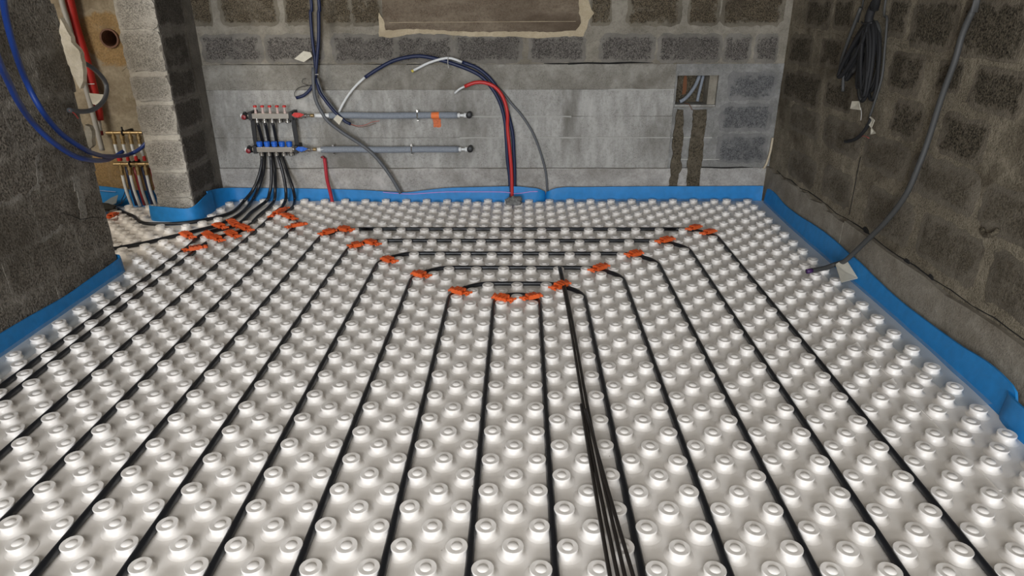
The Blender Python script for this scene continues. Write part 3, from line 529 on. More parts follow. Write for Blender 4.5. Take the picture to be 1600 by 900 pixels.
poly_piece('tan_mortar_line', [(4.85, 1.178), (4.3, 1.160), (3.45, 1.140), (2.9, 1.138), (2.1, 1.135), (2.1, 1.150), (2.9, 1.156), (3.45, 1.163), (4.3, 1.188), (4.85, 1.205)], pmR, 0.004, M['mortarR'], wall_right, jit=0.006, sub=0.06)

# ------------------------------------------------------------------ left wall and doorway pillar
XL = -2.235
pmL = plane_map('left', XL)
wall_left = tag(MB().box((-2.50, -5.2, -0.08), (XL, 3.40, 2.5)).obj('wall_left', M['mortarL']), kind='structure')
zz = [-0.03, 0.165, 0.365, 0.565, 0.765, 0.965, 1.165, 1.365, 1.565]
for r_ in range(len(zz) - 1):
    y1 = 3.42 + random.uniform(-0.015, 0.010)
    first = True
    L_ = 0.27 if r_ % 2 else 0.50
    while y1 > 0.9:
        block('concrete_block', y1 - L_ - 0.003, y1, zz[r_] - 0.003, zz[r_ + 1] + 0.003, pmL, random.uniform(0.0140, 0.0152), M['blockL'], wall_left, nu=12, nv=6, smear=random.uniform(.1, .5), jit=0.002, rough=0.002, corner=0.001)
        y1 -= L_; L_ = 0.50
for k_ in ('smearL1', 'smearL2', 'smearL3', 'smearL4'):
    poly_piece('mortar_smear', D2(k_, 1, 2), pmL, 0.0158, M['smearlight'], wall_left, jit=0.009, sub=0.018)
ck = D2('crackL', 1, 2); crack(ck, pmL, 0.0015, wall_left, 0.0165)
# broken cream render left along the door edge
pmE = plane_map('back', 3.43)
poly_piece('broken_render_edge', [(-2.205, 1.30), (-2.185, 1.27), (-2.17, 1.20), (-2.145, 1.14), (-2.15, 1.08), (-2.165, 1.01), (-2.185, 0.98), (-2.205, 1.02), (-2.22, 1.1), (-2.225, 1.2)], pmE, 0.02, M['crumb'], wall_left, jit=0.005, sub=0.02)
poly_piece('broken_render_edge', [(-2.21, 0.80), (-2.19, 0.79), (-2.185, 0.75), (-2.20, 0.70), (-2.22, 0.68), (-2.225, 0.75)], pmE, 0.02, M['ochre'], wall_left, jit=0.004, sub=0.02)

wall_pillar = tag(MB().box((-2.47, 4.375, -0.08), (-2.232, YB + 0.01, 2.5)).obj('wall_door_jamb', M['jambmortar']), kind='structure')
pmJ = plane_map('back', 4.375)
jz = [0.03, 0.155, 0.345, 0.570, 0.785, 0.968, 1.212, 1.42, 1.62]
for k in range(len(jz) - 1):
    z0, z1 = jz[k] + 0.005, jz[k + 1] - (0.034 if k in (2, 4, 6) else 0.006 if k not in (1, 3) else 0.024)
    block('jamb_block', -2.472 + random.uniform(0, .006), -2.222 - random.uniform(0, .006), z0, z1, pmJ, 0.012, M['jamb'], wall_pillar, nu=6, nv=4, smear=0.4, jit=0.005, rough=0.003, corner=0.006)
pmP = plane_map('left', -2.232)
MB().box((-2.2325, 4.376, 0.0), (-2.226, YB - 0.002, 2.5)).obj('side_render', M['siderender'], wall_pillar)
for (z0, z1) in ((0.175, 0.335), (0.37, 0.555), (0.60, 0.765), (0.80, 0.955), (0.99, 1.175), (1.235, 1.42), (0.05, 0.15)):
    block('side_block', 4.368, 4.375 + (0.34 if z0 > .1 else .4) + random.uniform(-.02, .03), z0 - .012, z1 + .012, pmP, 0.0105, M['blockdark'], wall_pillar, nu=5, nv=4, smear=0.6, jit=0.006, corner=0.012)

# side room seen through the doorway
YS = 4.735
pmS = plane_map('back', YS)
hx, hz, hr = -2.747, 1.146, 0.060
mb = MB()
mb.box((-4.3, YS, -0.08), (hx - 0.118, 5.1, 2.5)).box((hx + 0.118, YS, -0.08), (-2.46, 5.1, 2.5))
mb.box((hx - 0.118, YS, -0.08), (hx + 0.118, 5.1, hz - 0.118)).box((hx - 0.118, YS, hz + 0.118), (hx + 0.118, 5.1, 2.5)).box((hx - 0.118, YS + 0.26, hz - 0.118), (hx + 0.118, 5.1, hz + 0.118))
wall_side = tag(mb.obj('wall_side_room', M['ochre']), kind='structure')
V = []; F = []; n = 32
for k in range(n):
    a = 2 * math.pi * k / n; c, s = math.cos(a), math.sin(a); t = 0.123 / max(abs(c), abs(s))
    V += [(hx + c * hr, YS - 0.006, hz + s * hr), (hx + c * t, YS - 0.005, hz + s * t), (hx + c * hr, YS + 0.03, hz + s * hr)]
for k in range(n):
    a = 3 * k; b = 3 * ((k + 1) % n); F += [(a, a + 1, b + 1, b), (a, b, b + 2, a + 2)]
link('hole_patch', mesh('hole_patch', V, F, True), M['ochrepatch'], wall_side)
out = [(hx + 0.24 * math.cos(a) * random.uniform(.85, 1.1), hz + 0.20 * math.sin(a) * random.uniform(.85, 1.1)) for a in [2 * math.pi * k / 26 for k in range(26)]]
inn = [(hx + 0.115 * math.cos(2 * math.pi * k / 26), hz + 0.115 * math.sin(2 * math.pi * k / 26)) for k in range(26)]
V = [pmS(u, v, 0.004) for u, v in out] + [pmS(u, v, 0.0045) for u, v in inn] + [pmS(u, v, -0.01) for u, v in out]
F = [(k, (k + 1) % 26, 26 + (k + 1) % 26, 26 + k) for k in range(26)] + [(k, 52 + k, 52 + (k + 1) % 26, (k + 1) % 26) for k in range(26)]
me = mesh('ochre_patch', V, F, True); me.attributes.new('smear', 'FLOAT', 'POINT').data.foreach_set('value', [0.75] * 26 + [-0.7] * 26 + [0.75] * 26)
link('ochre_patch', me, M['ochrepatch'], wall_side)
poly_piece('rough_brick_patch', [(-3.3, 0.02), (-2.50, 0.02), (-2.50, 0.25), (-2.8, 0.28), (-2.95, 0.36), (-3.3, 0.36)], pmS, 0.006, M['ochrepatch'], wall_side, jit=0.01)
tag(MB().box((-4.3, -5.2, -0.08), (-4.2, 5.1, 2.5)).obj('wall_side_room_left', M['ochre']), kind='structure')
tag(MB().box((-4.3, -5.2, 2.5), (2.1, 5.12, 2.65)).obj('ceiling', M['ceil']), kind='structure')
# drain pipe in the hole
dp = empty('drain_pipe', (hx, YS, hz), 'rusty round drain pipe mouth set in the ochre wall of the side room', 'pipe')
b_ = (hx, YS - 0.020, hz)
o = MB().lathe(b_, (0, 1, 0), [(0.051, 0.0), (0.062, 0.0), (0.062, 0.02), (0.056, 0.24), (0.050, 0.24), (0.050, 0.02), (0.052, 0.0)], 28, hollow=True).obj('socket', M['rust'], smooth=True, auto=40); keep(o, dp)
o = MB().lathe((hx, YS + 0.20, hz), (0, 1, 0), [(0.050, 0), (0.050, 0.01)], 28).obj('inner_bend', M['black'], auto=40); keep(o, dp)
o = MB().lathe((hx + 0.005, YS + 0.13, hz - 0.035), (0, -1, 0.3), [(0.022, 0), (0.018, 0.012), (0.004, 0.018)], 14).obj('debris', M['pour'], auto=40); keep(o, dp)

# ------------------------------------------------------------------ floor: slab, foam panels, studs
floor = tag(MB().box((-4.3, -5.2, -0.20), (2.1, 5.1, -0.035)).obj('floor', M['pourbase']), kind='structure')
P = 0.075; X0 = -0.136824; YR = 2.8848
def panel(x0, x1, y0, y1): return MB().box((x0, y0, -0.035), (x1, y1, 0.0)).obj('foam_panel', M['foam'], floor)
SX = 1.458
pan_main = panel(-2.232, SX - 0.0008, -1.6, 4.855)
pan_right = panel(SX + 0.0008, 1.775, -1.6, 4.855)
pan_door = panel(-4.15, -2.2335, -1.6, 4.72)
# visible seam with interlocking lip
poly = MB()
for k in range(30):
    y = 0.9 + k * 0.125; poly.box((SX - 0.004, y, -0.001), (SX + 0.004, y + 0.11, 0.0018), 0.0008)
tag(poly.obj('seam_lip', M['foam'], pan_main), kind='stuff')
tri = MB()
for k in range(13):
    y = 2.25 + k * 0.15
    tri.add([(1.40, y + 0.02, 0.0), (1.455, y, 0.0), (1.455, y + 0.06, 0.0), (1.450, y + 0.035, 0.015)], [(0, 1, 3), (1, 2, 3), (2, 0, 3), (0, 2, 1)])
tag(tri.obj('broken_lip', M['foam'], pan_main), kind='stuff')

def stud_geo(seg, lod=False):
    prof = [(0.0425, 0.0, 0), (0.0345, 0.0022, 0), (0.0290, 0.0080, 0), (0.0273, 0.0150, 0), (0.0272, 0.0205, 1), (0.0294, 0.0220, 1), (0.0298, 0.0256, 2), (0.0286, 0.0270, 2), (0.0178, 0.0268, 2), (0.0155, 0.0263, 2), (0.0130, 0.0286, 2), (0.0080, 0.0308, 2), (0.0, 0.0318, 2)]
    if lod: prof = [prof[i] for i in (0, 1, 3, 4, 5, 6, 7, 9, 10, 11, 12)]
    V = []; F = []
    for r, z, t in prof[:-1]:
        for k in range(seg):
            a = 2 * math.pi * k / seg; rr = r; zz_ = z
            ear = max(0.0, abs(math.cos(a)) ** 3)
            if t == 1: zz_ -= 0.0055 * ear
            V.append((rr * math.cos(a), rr * math.sin(a), zz_))
    for i in range(len(prof) - 2):
        for k in range(seg):
            k2 = (k + 1) % seg; F.append((i * seg + k, i * seg + k2, (i + 1) * seg + k2, (i + 1) * seg + k))
    V.append((0, 0, prof[-1][1])); c = len(V) - 1; b = (len(prof) - 2) * seg
    for k in range(seg): F.append((b + k, b + (k + 1) % seg, c))
    return V, F
def ptseg(px, py, path):
    best = 9
    for (ax, ay), (bx, by) in zip(path[:-1], path[1:]):
        dx, dy = bx - ax, by - ay; t = max(0, min(1, ((px - ax) * dx + (py - ay) * dy) / (dx * dx + dy * dy + 1e-9)))
        best = min(best, math.hypot(px - ax - t * dx, py - ay - t * dy))
    return best
# heating pipe runs ------------------------------------------------
runs = []          # (points, name label)
def line_x(i): return X0 + 0.225 * i
def uloop(il, ir, ytop):
    xl, xr = line_x(il), line_x(ir); pts = [(xl, -0.3), (xl, 0.6), (xl, 1.4), (xl, 2.2)]
    if ir - il == 1:
        pts += [(xl, 2.80), (xl, 2.955), (xl + 0.012, 3.020), (xl + 0.050, 3.066), (xl + 0.1125, 3.080)]
        pts += [(2 * (xl + xr) / 2 - x, y) for x, y in pts[::-1][1:]]
    else:
        c = [(0.0, -0.36), (0.0, -0.20), (0.005, -0.160), (0.026, -0.108), (0.068, -0.062), (0.118, -0.024), (0.170, -0.004), (0.25, 0.0), (0.33, 0.0)]
        L = [(xl + a, ytop + b) for a, b in c]
        if L[0][1] > 2.4: pts += [(xl, y) for y in (2.6,) if y < L[0][1] - 0.2]
        pts += L; x = xl + 0.33
        pts += [((xl + xr) / 2, ytop)] + [(xr - a, ytop + b) for a, b in c[::-1]]
        pts += [(xr, 2.2), (xr, 1.4), (xr, 0.6), (xr, -0.3)]
    return [(x, y, 0.0145) for x, y in pts]
names = ['innermost', 'second', 'third', 'fourth', 'fifth', 'outermost']
ytops = [3.078, 3.2223, 3.4473, 3.6723, 3.8973, 4.1223]
for k in range(6): runs.append(uloop(-k, 1 + k, ytops[k]))
Tl = {}
for k, idx in (('T3', None), ('T4', -8), ('T5', -7), ('T6', -6)):
    p = [tuple(q) for q in D[k]]; x = line_x(-8) - 0.075 if idx is None else line_x(idx)
    ylast = p[-1][1]
    if k == 'T3': p += [(x - 0.001, 3.80, 0.013)]
    if k == 'T4': p += [(x, 3.74, 0.013)]
    if k == 'T5': p += [(x, 4.26, 0.013)]
    if k == 'T6': p += [(x, 4.12, 0.013)]
    p += [(x, y, 0.012) for y in (3.6, 3.0, 2.2, 1.4, 0.6, -0.3)]
    Tl[k] = p
Tl['T1'] = [tuple(q) for q in D['T1']]; Tl['T2'] = [tuple(q) for q in D['T2']]
paths2d = [[(p[0], p[1]) for p in catmull(r_, 0.04)] for r_ in runs] + [[(p[0], p[1]) for p in catmull(Tl[k], 0.04) if p[2] < 0.03] for k in Tl]
def near_pipe(x, y):
    return min(ptseg(x, y, pth) for pth in paths2d)
studs = []
def in_strip(x, y):
    if x > 1.70 or y > 4.81: return True
    if x < -2.16 and y < 3.45: return True
    if x < -2.15 and y > 4.25: 
        if x > -2.52: return True
    if x <= -2.5 and y > 4.67: return True
    return False
for m in range(-52, 22):
    for k in range(-24, 22):
        x = X0 + 0.0375 + P * m; y = YR + (P if (m - 1) % 2 else 0) - 2 * P * k
        if x > 1.43 or y < 0.9: continue
        if x < -2.30: x -= 0.02
        if in_strip(x, y): continue
        if x < -2.22 and y < 3.45: continue
        if near_pipe(x, y) < 0.026: continue
        studs.append((x, y))
for j in range(4):
    for k in range(-24, 22):
        x = 1.492 + 0.0745 * j; y = 1.76 + (0.075 if j % 2 else 0) - 0.15 * k
        if y < 0.9 or in_strip(x, y) or y > 4.82: continue
        studs.append((x, y))
def zcam(x, y): return Vector((x, y, 0.0 - CAM_H)).dot(_F)
def inview(x, y):
    v = Vector((x, y, -CAM_H)); z = v.dot(_F)
    if z < 0.2: return False
    u = 1048.47 * v.dot(_R2) / z; t = -1048.47 * v.dot(_U2) / z
    return abs(u) < 830 and t < 480
vis = sorted([s for s in studs if inview(*s)], key=lambda s: zcam(*s))
near = vis[:300]; nearset = set(near); rest = [s for s in studs if s not in nearset and (inview(*s) or zcam(*s) > 1.0)]
Vs, Fs = stud_geo(20); me0 = mesh('stud', Vs, Fs); me0.materials.append(M['foam'])
for p in me0.polygons: p.use_smooth = True
try: me0.set_sharp_from_angle(angle=R(34))
except Exception: pass
for (x, y) in near:
    o = bpy.data.objects.new('stud', me0); C.objects.link(o); o.parent = pan_right if x > SX else pan_door if x < -2.23 else pan_main
    o.location = (x + random.uniform(-.001, .001), y + random.uniform(-.001, .001), 0); s = random.uniform(0.97, 1.03)
    o.scale = (s, s, random.uniform(0.92, 1.06)); o.rotation_euler = (random.uniform(-.03, .03), random.uniform(-.03, .03), 0 if random.random() < .8 else random.uniform(-.3, .3))
Vl, Fl = stud_geo(16, True); Vl = np.array(Vl); Fq = [f for f in Fl]
def stuff_studs(pts, parent):
    if not pts: return
    V = []; F = []; n = len(Vl)
    for i, (x, y) in enumerate(pts):
        s = random.uniform(0.97, 1.03); V.append(Vl * (s, s, random.uniform(.93, 1.05)) + (x, y, 0)); F += [tuple(a + i * n for a in f) for f in Fq]
    me = bpy.data.meshes.new('stud'); me.from_pydata(np.vstack(V).tolist(), [], F); me.update()
    for p in me.polygons: p.use_smooth = True
    try: me.set_sharp_from_angle(angle=R(34))
    except Exception: pass
    o = bpy.data.objects.new('stud', me); C.objects.link(o); o.parent = parent; me.materials.append(M['foam']); o['kind'] = 'stuff'
stuff_studs([s for s in rest if -2.23 <= s[0] <= SX], pan_main)
stuff_studs([s for s in rest if s[0] > SX], pan_right)
stuff_studs([s for s in rest if s[0] < -2.23], pan_door)

# ------------------------------------------------------------------ heating pipes
lab = ['innermost U-shaped black heating pipe, the tight arch in the middle of the floor',
       'second U-shaped black heating pipe outward from the innermost arch',
       'third nested U-shaped black heating pipe, its far run just beyond the dark rods',
       'fourth nested U-shaped black heating pipe counting out from the middle',
       'fifth nested U-shaped black heating pipe, next inside the outermost loop',
       'outermost U-shaped black heating pipe nearest the back wall']
for r_, l in zip(runs, lab):
    o = tube_obj('heating_pipe', r_, 0.0115, M['pipe'], step=0.04); tag(o, l, 'pipe', 'black heating pipes on the foam floor')
labT = {'T1': 'black pipe from the manifold curving left round the blue strip at the door jamb',
        'T2': 'black pipe from the manifold running left through the doorway below the curved one',
        'T3': 'leftmost long black pipe on the floor, nearest the left wall',
        'T4': 'long black pipe one stud row right of the leftmost floor pipe',
        'T5': 'black pipe running straight from the manifold, third long run from the left wall',
        'T6': 'black pipe with a kinked S-bend at the manifold, fourth long run from the left wall'}
for k in Tl:
    o = tube_obj('heating_pipe', Tl[k], 0.0115, M['pipe'], step=0.03); tag(o, labT[k], 'pipe', 'black heating pipes on the foam floor')

rl = {'rodA': 'long dark rod lying loose, left one of the pair reaching the third pipe loop', 'rodB': 'long dark rod lying loose, right one of the pair reaching the third pipe loop',
      'rodC': 'short dark rod at the left of the loose bundle', 'rodD': 'short brownish rod at the right of the loose bundle'}
for k, l in rl.items():
    r_ = 0.0058
    o = tube_obj('floor_rod', [tuple(p) for p in D[k]] , r_, M['rod'], seg=8, step=0.1); tag(o, l, 'rod', 'loose dark rods on the floor')

# ------------------------------------------------------------------ orange bend clips
def clip(a, b, label, tilt):
    a = Vector(a); b = Vector(b); c = (a + b) / 2; d = (b - a); L = d.length; ang = math.atan2(d.y, d.x)
    r_ = empty('bend_clip', (0, 0, 0), label, 'clip', 'orange pipe clips on the studs')
    def pl(o):
        o.parent = r_; return o
    h = L / 2 + 0.004; mb = MB()
    # channel body: floor plate with two raised cheeks
    mb.box((-h * .55, -0.015, -0.004), (h * .55, 0.015, 0.000)); mb.box((-h * .55, -0.019, -0.004), (h * .55, -0.012, 0.010)); mb.box((-h * .5, 0.012, -0.004), (h * .5, 0.019, 0.010))
    for s in (-0.35, 0, 0.35): mb.box((h * s - 0.006, -0.018, 0.008), (h * s + 0.006, 0.018, 0.012))
    pl(mb.obj('saddle', M['orange']))
    for s in (-1, 1):
        mb = MB(); mb.tube([(s * h * .5, 0, -0.002), (s * h * .75, 0.002, 0.0), (s * h * 0.95, 0.010, 0.001), (s * (h + 0.004), 0.022, 0.0)], 0.0045, seg=6, step=0.01)
        mb.tube([(s * h * .5, 0, -0.002), (s * h * .8, -0.004, 0.0), (s * h * 0.98, -0.014, -0.001)], 0.0045, seg=6, step=0.01)
        mb.lathe((s * (h * .8), 0.004, -0.006), (0, 0, 1), [(0.011, 0), (0.012, 0.002), (0.012, 0.010), (0.009, 0.013)], 10)
        pl(mb.obj('hook', M['orange'], smooth=False))
    r_.location = (c.x, c.y, c.z + 0.004); r_.rotation_euler = (tilt, 0, ang); r_.scale = (1, 1.2, 1.4); return r_
cl_lab = ['lower left clip on the outermost loop', 'upper left clip on the outermost loop', 'lower left clip on the fifth loop', 'upper left clip on the fifth loop', 'left corner of the fourth loop', 'left corner of the third loop', 'left corner of the second loop', 'left side of the innermost arch', 'right side of the innermost arch', 'right corner of the second loop, under the dark rods', 'right corner of the third loop', 'right corner of the fourth loop', 'right corner of the fifth loop', 'upper right clip on the outermost loop', 'lower right clip on the outermost loop',
          'on the pipe entering the doorway, leftmost of the cluster', 'on the doorway pipe at the top of the cluster', 'bright one crossing two pipes below the manifold', 'reddish one at the right end of the cluster', 'upper one where the two left runs bend', 'lower one where the two left runs bend', 'faded one in the middle of the cluster below the manifold', 'thin one half under the left floor runs', 'faint one under the manifold pipes by the blue strip', 'upper one at the S-bend of the kinked pipe', 'lower one at the S-bend of the kinked pipe', 'at the broken wall edge in the doorway']
for (a, b), l in zip(D['clips'], cl_lab):
    clip(a, b, 'orange plastic pipe clip, ' + l if len(l.split()) < 12 else 'orange clip, ' + l, random.uniform(-0.15, 0.15))

# ------------------------------------------------------------------ blue perimeter strips
def strip(name, path, label, group='blue edge strips along the walls', th=0.008, mat=None, lean=0.0, n_z=4, parent=None):
    """path: (x, y, height, lean outwards) ; wavy foam band standing on the panels"""
    pts = catmull([(p[0], p[1], p[2]) for p in path], 0.035)
    n = len(pts); V = []; F = []
    for i, p in enumerate(pts):
        t = (pts[min(i + 1, n - 1)] - pts[max(i - 1, 0)]); t.z = 0; t.normalize(); nrm = Vector((t.y, -t.x, 0))   # to the right of travel
        wob = 0.004 * noise.noise(Vector((p.x * 3, p.y * 3, 1.7)))
        for side in (0, 1):
            for j in range(n_z + 1):
                f = j / n_z; off = (wob + lean * f * f + 0.003 * noise.noise(Vector((p.x * 6, p.y * 6, f * 2)))) + (th / 2 if side else -th / 2)
                V.append(Vector((p.x, p.y, -0.002 + p.z * f)) + nrm * off)
    w_ = n_z + 1; row = 2 * w_
    for i in range(n - 1):
        a = i * row; b = a + row
        for j in range(n_z):
            F.append((a + j, b + j, b + j + 1, a + j + 1)); F.append((a + w_ + j, a + w_ + j + 1, b + w_ + j + 1, b + w_ + j))
        F.append((a + n_z, b + n_z, b + w_ + n_z, a + w_ + n_z)); F.append((a, a + w_, b + w_, b))
    for i in (0, n - 1):
        a = i * row
        for j in range(n_z): F.append((a + j, a + j + 1, a + w_ + j + 1, a + w_ + j))
    o = link(name, mesh(name, V, F, True), mat or M['blue'], parent, True)
    try: o.data.set_sharp_from_angle(angle=R(60))
    except Exception: pass
    if label: tag(o, label, 'edge strip', group)
    return o
def film(path, wdt, parent):
    pts = catmull([(p[0], p[1], 0.0) for p in path], 0.05); n = len(pts); V = []; F = []
    for i, p in enumerate(pts):
        t = (pts[min(i + 1, n - 1)] - pts[max(i - 1, 0)]).normalized(); nrm = Vector((t.y, -t.x, 0))
        ww = wdt * (1 + 0.25 * noise.noise(Vector((p.x * 2, p.y * 2, 4))))
        for j in range(6):
            f = j / 5; V.append(p + nrm * ww * f + Vector((0, 0, 0.006 + 0.012 * (1 - f) ** 3 + 0.003 * noise.noise(Vector((p.x * 12, p.y * 12, f * 5))))))
    for i in range(n - 1):
        for j in range(5): a = i * 6 + j; F.append((a, a + 6, a + 7, a + 1))
    o = link('film_skirt', mesh('film_skirt', V, F), M['film'], parent, True); o['label'] = 'thin clear film skirt'; return o
# right wall (walking from the back corner towards the camera: right of travel = -X, into the room)
rp = [(1.772, 4.78, 0.115), (1.765, 4.62, 0.120), (1.757, 4.40, 0.10), (1.752, 4.15, 0.105), (1.748, 3.9, 0.12), (1.748, 3.67, 0.128), (1.745, 3.45, 0.12), (1.742, 3.3, 0.118), (1.742, 3.1, 0.10), (1.742, 2.86, 0.090), (1.738, 2.6, 0.098), (1.734, 2.4, 0.110), (1.728, 2.22, 0.130), (1.722, 2.10, 0.130), (1.716, 2.03, 0.115), (1.708, 2.00, 0.06)]
s_r = strip('edge_strip', rp, 'blue foam edge strip along the foot of the right wall', lean=-0.012)
film([(p[0] - 0.006, p[1]) for p in rp[:-2]], 0.13, s_r)
strip('edge_strip', [(1.735, 2.075, 0.10), (1.705, 2.03, 0.105), (1.692, 1.96, 0.108), (1.69, 1.85, 0.11), (1.69, 1.6, 0.11), (1.69, 1.2, 0.11)], 'short blue foam strip folded in at the right edge of the picture', lean=-0.004)
# back wall: from the corner to the kink, and from the kink to the left
bp2 = [(0.178, 4.832, 0.072), (0.192, 4.805, 0.080), (0.22, 4.795, 0.095), (0.30, 4.80, 0.110), (0.5, 4.815, 0.108), (0.86, 4.822, 0.110), (1.2, 4.825, 0.110), (1.5, 4.83, 0.110), (1.70, 4.832, 0.112), (1.766, 4.825, 0.112)]
s_b2 = strip('edge_strip', bp2, 'blue foam edge strip along the back wall right of the kink', lean=-0.006)
film([(p[0], p[1] - 0.006) for p in bp2[2:-1]], 0.07, s_b2)
bp1 = [(-2.20, 4.55, 0.15), (-2.185, 4.70, 0.13), (-2.14, 4.80, 0.108), (-2.05, 4.825, 0.100), (-1.7, 4.828, 0.095), (-1.4, 4.825, 0.090), (-1.15, 4.81, 0.085), (-1.0, 4.80, 0.078), (-0.85, 4.795, 0.074), (-0.74, 4.80, 0.085), (-0.55, 4.80, 0.105), (-0.3, 4.795, 0.113), (-0.07, 4.79, 0.120), (0.06, 4.79, 0.110), (0.115, 4.79, 0.104), (0.155, 4.805, 0.085), (0.172, 4.832, 0.070)]
s_b1 = strip('edge_strip', bp1, 'blue foam edge strip along the back wall left of the kink', lean=-0.006)
# printed lilac line on its face
lp = [(-1.02, 0.076), (-0.9, 0.066), (-0.78, 0.064), (-0.68, 0.071), (-0.55, 0.078), (-0.3, 0.080), (-0.12, 0.079), (-0.06, 0.068), (0.0, 0.072), (0.06, 0.082), (0.115, 0.083)]
yy = lambda x: np.interp(x, [p[0] for p in bp1], [p[1] for p in bp1])
V = []; F = []
L2 = catmull([(x, 0, z) for x, z in lp], 0.04)
for p in L2: y = float(yy(p.x)) - 0.0125; V += [(p.x, y, p.z - 0.0025), (p.x, y, p.z + 0.0025)]
for i in range(len(L2) - 1): F.append((2 * i, 2 * i + 2, 2 * i + 3, 2 * i + 1))
o = link('printed_line', mesh('printed_line', V, F), M['pinkline'], s_b1); o['label'] = 'lilac printed line'
# around the pillar
pp = [(-2.53, 4.36, 0.105), (-2.50, 4.335, 0.106), (-2.44, 4.322, 0.105), (-2.35, 4.315, 0.100), (-2.27, 4.31, 0.095), (-2.22, 4.325, 0.10), (-2.195, 4.37, 0.115), (-2.188, 4.46, 0.135), (-2.186, 4.58, 0.145)]
strip('edge_strip', pp, 'blue foam edge strip wrapped round the foot of the concrete door jamb', lean=-0.004)
sp = [(-3.4, 4.70, 0.16), (-3.06, 4.69, 0.150), (-2.85, 4.685, 0.125), (-2.70, 4.68, 0.118), (-2.58, 4.68, 0.125), (-2.52, 4.665, 0.132), (-2.485, 4.60, 0.12), (-2.485, 4.45, 0.10), (-2.49, 4.39, 0.10)]
s_s = strip('edge_strip', sp, 'blue foam edge strip below the brass manifold in the side room', lean=-0.006)
o = MB().add([(-3.1, 4.676, 0.122), (-2.93, 4.674, 0.108), (-2.93, 4.674, 0.113), (-3.1, 4.676, 0.127)], [(0, 1, 2, 3)]).obj('printed_line', M['paleline'], s_s)
lpth = [(-2.205, 0.9, 0.085), (-2.205, 1.8, 0.088), (-2.203, 2.5, 0.090), (-2.202, 2.94, 0.072), (-2.200, 3.2, 0.080), (-2.196, 3.38, 0.086), (-2.205, 3.425, 0.09), (-2.25, 3.44, 0.10), (-2.45, 3.44, 0.10)]
s_l = strip('edge_strip', lpth, 'blue foam edge strip along the foot of the left wall', lean=-0.004)
film([(p[0] + 0.006, p[1]) for p in lpth[:6]], 0.13, s_l)

# ------------------------------------------------------------------ heating manifold on the back wall
YM = 4.76
man = empty('heating_manifold', (-1.76, YM, 0.63), 'steel heating manifold with red flow meters above and blue caps below, on the back wall', 'manifold')
def K(o, p=man): return keep(o, p)
bars = []
for z, x0, x1 in ((0.632, -1.903, -1.627), (0.399, -1.907, -1.632)):
    mb = MB(); mb.box((x0, YM - 0.019, z - 0.018), (x1, YM + 0.019, z + 0.018))
    mb.cyl((x0 - 0.012, YM, z), (x0, YM, z), 0.021).cyl((x1, YM, z), (x1 + 0.014, YM, z), 0.021)
    o = mb.obj('manifold_bar', M['steel'], auto=40); bv = o.modifiers.new('bevel', 'BEVEL'); bv.width = 0.005; bv.segments = 2; bv.limit_method = 'ANGLE'; K(o); bars.append(o)
for x in (-1.859, -1.808, -1.757, -1.705, -1.654):
    o = MB().lathe((x, YM, 0.650), (0, 0, 1), [(0.010, 0), (0.010, 0.012), (0.0075, 0.014), (0.0075, 0.034), (0.009, 0.036), (0.009, 0.040)], 14).obj('flow_meter', M['clear'], auto=35); K(o)
    c = MB().lathe((x, YM, 0.690), (0, 0, 1), [(0.010, 0), (0.0125, 0.002), (0.0125, 0.012), (0.010, 0.014)], 14).obj('red_cap', M['redp'], auto=35); c.parent = o
for i, x in enumerate((-1.865, -1.812, -1.760, -1.706, -1.653)):
    o = MB().lathe((x, YM - 0.003, 0.417), (0, 0, 1), [(0.014, 0), (0.015, 0.003), (0.020, 0.005), (0.020, 0.020), (0.0215, 0.022), (0.0215, 0.034), (0.016, 0.038)], 18).obj('valve_cap', M['bluep'], auto=35); K(o)
for z in (0.614, 0.381):
    for i in range(5):
        x = (-1.859 if z > 0.5 else -1.863) + i * 0.0535
        mb = MB().lathe((x, YM, z), (0, 0, -1), [(0.010, 0), (0.010, 0.006), (0.015, 0.008), (0.015, 0.012), (0.0165, 0.014), (0.0165, 0.028), (0.012, 0.032)], 12)
        K(mb.obj('outlet_nut', M['chrome'], auto=35))
        mb = MB().lathe((x + 0.006, YM + 0.014, z), (0, 0, -1), [(0.012, 0), (0.013, 0.012), (0.011, 0.030)], 10); K(mb.obj('outlet_collar', M['black'], auto=35))
for (x, z) in ((-1.945, 0.632), (-1.952, 0.397)):
    mb = MB().cyl((x + 0.032, YM, z), (x - 0.006, YM, z), 0.022); mb.cyl((x + 0.010, YM - 0.03, z - 0.004), (x + 0.010, YM + 0.005, z - 0.004), 0.020); mb.cyl((x + 0.008, YM, z + .012), (x + 0.008, YM, z + 0.028), 0.010)
    o = K(mb.obj('end_valve', M['black'], auto=35))
    c = MB().lathe((x + 0.010, YM - 0.028, z - 0.004), (0, -1, 0), [(0.0165, 0), (0.0165, 0.010), (0.012, 0.013)], 14).obj('red_knob', M['darkred'], auto=35); c.parent = o
    K(MB().lathe((x - 0.006, YM, z), (-1, 0, 0), [(0.016, 0), (0.016, 0.014), (0.010, 0.018)], 12).obj('end_cap', M['whitep'], auto=35))
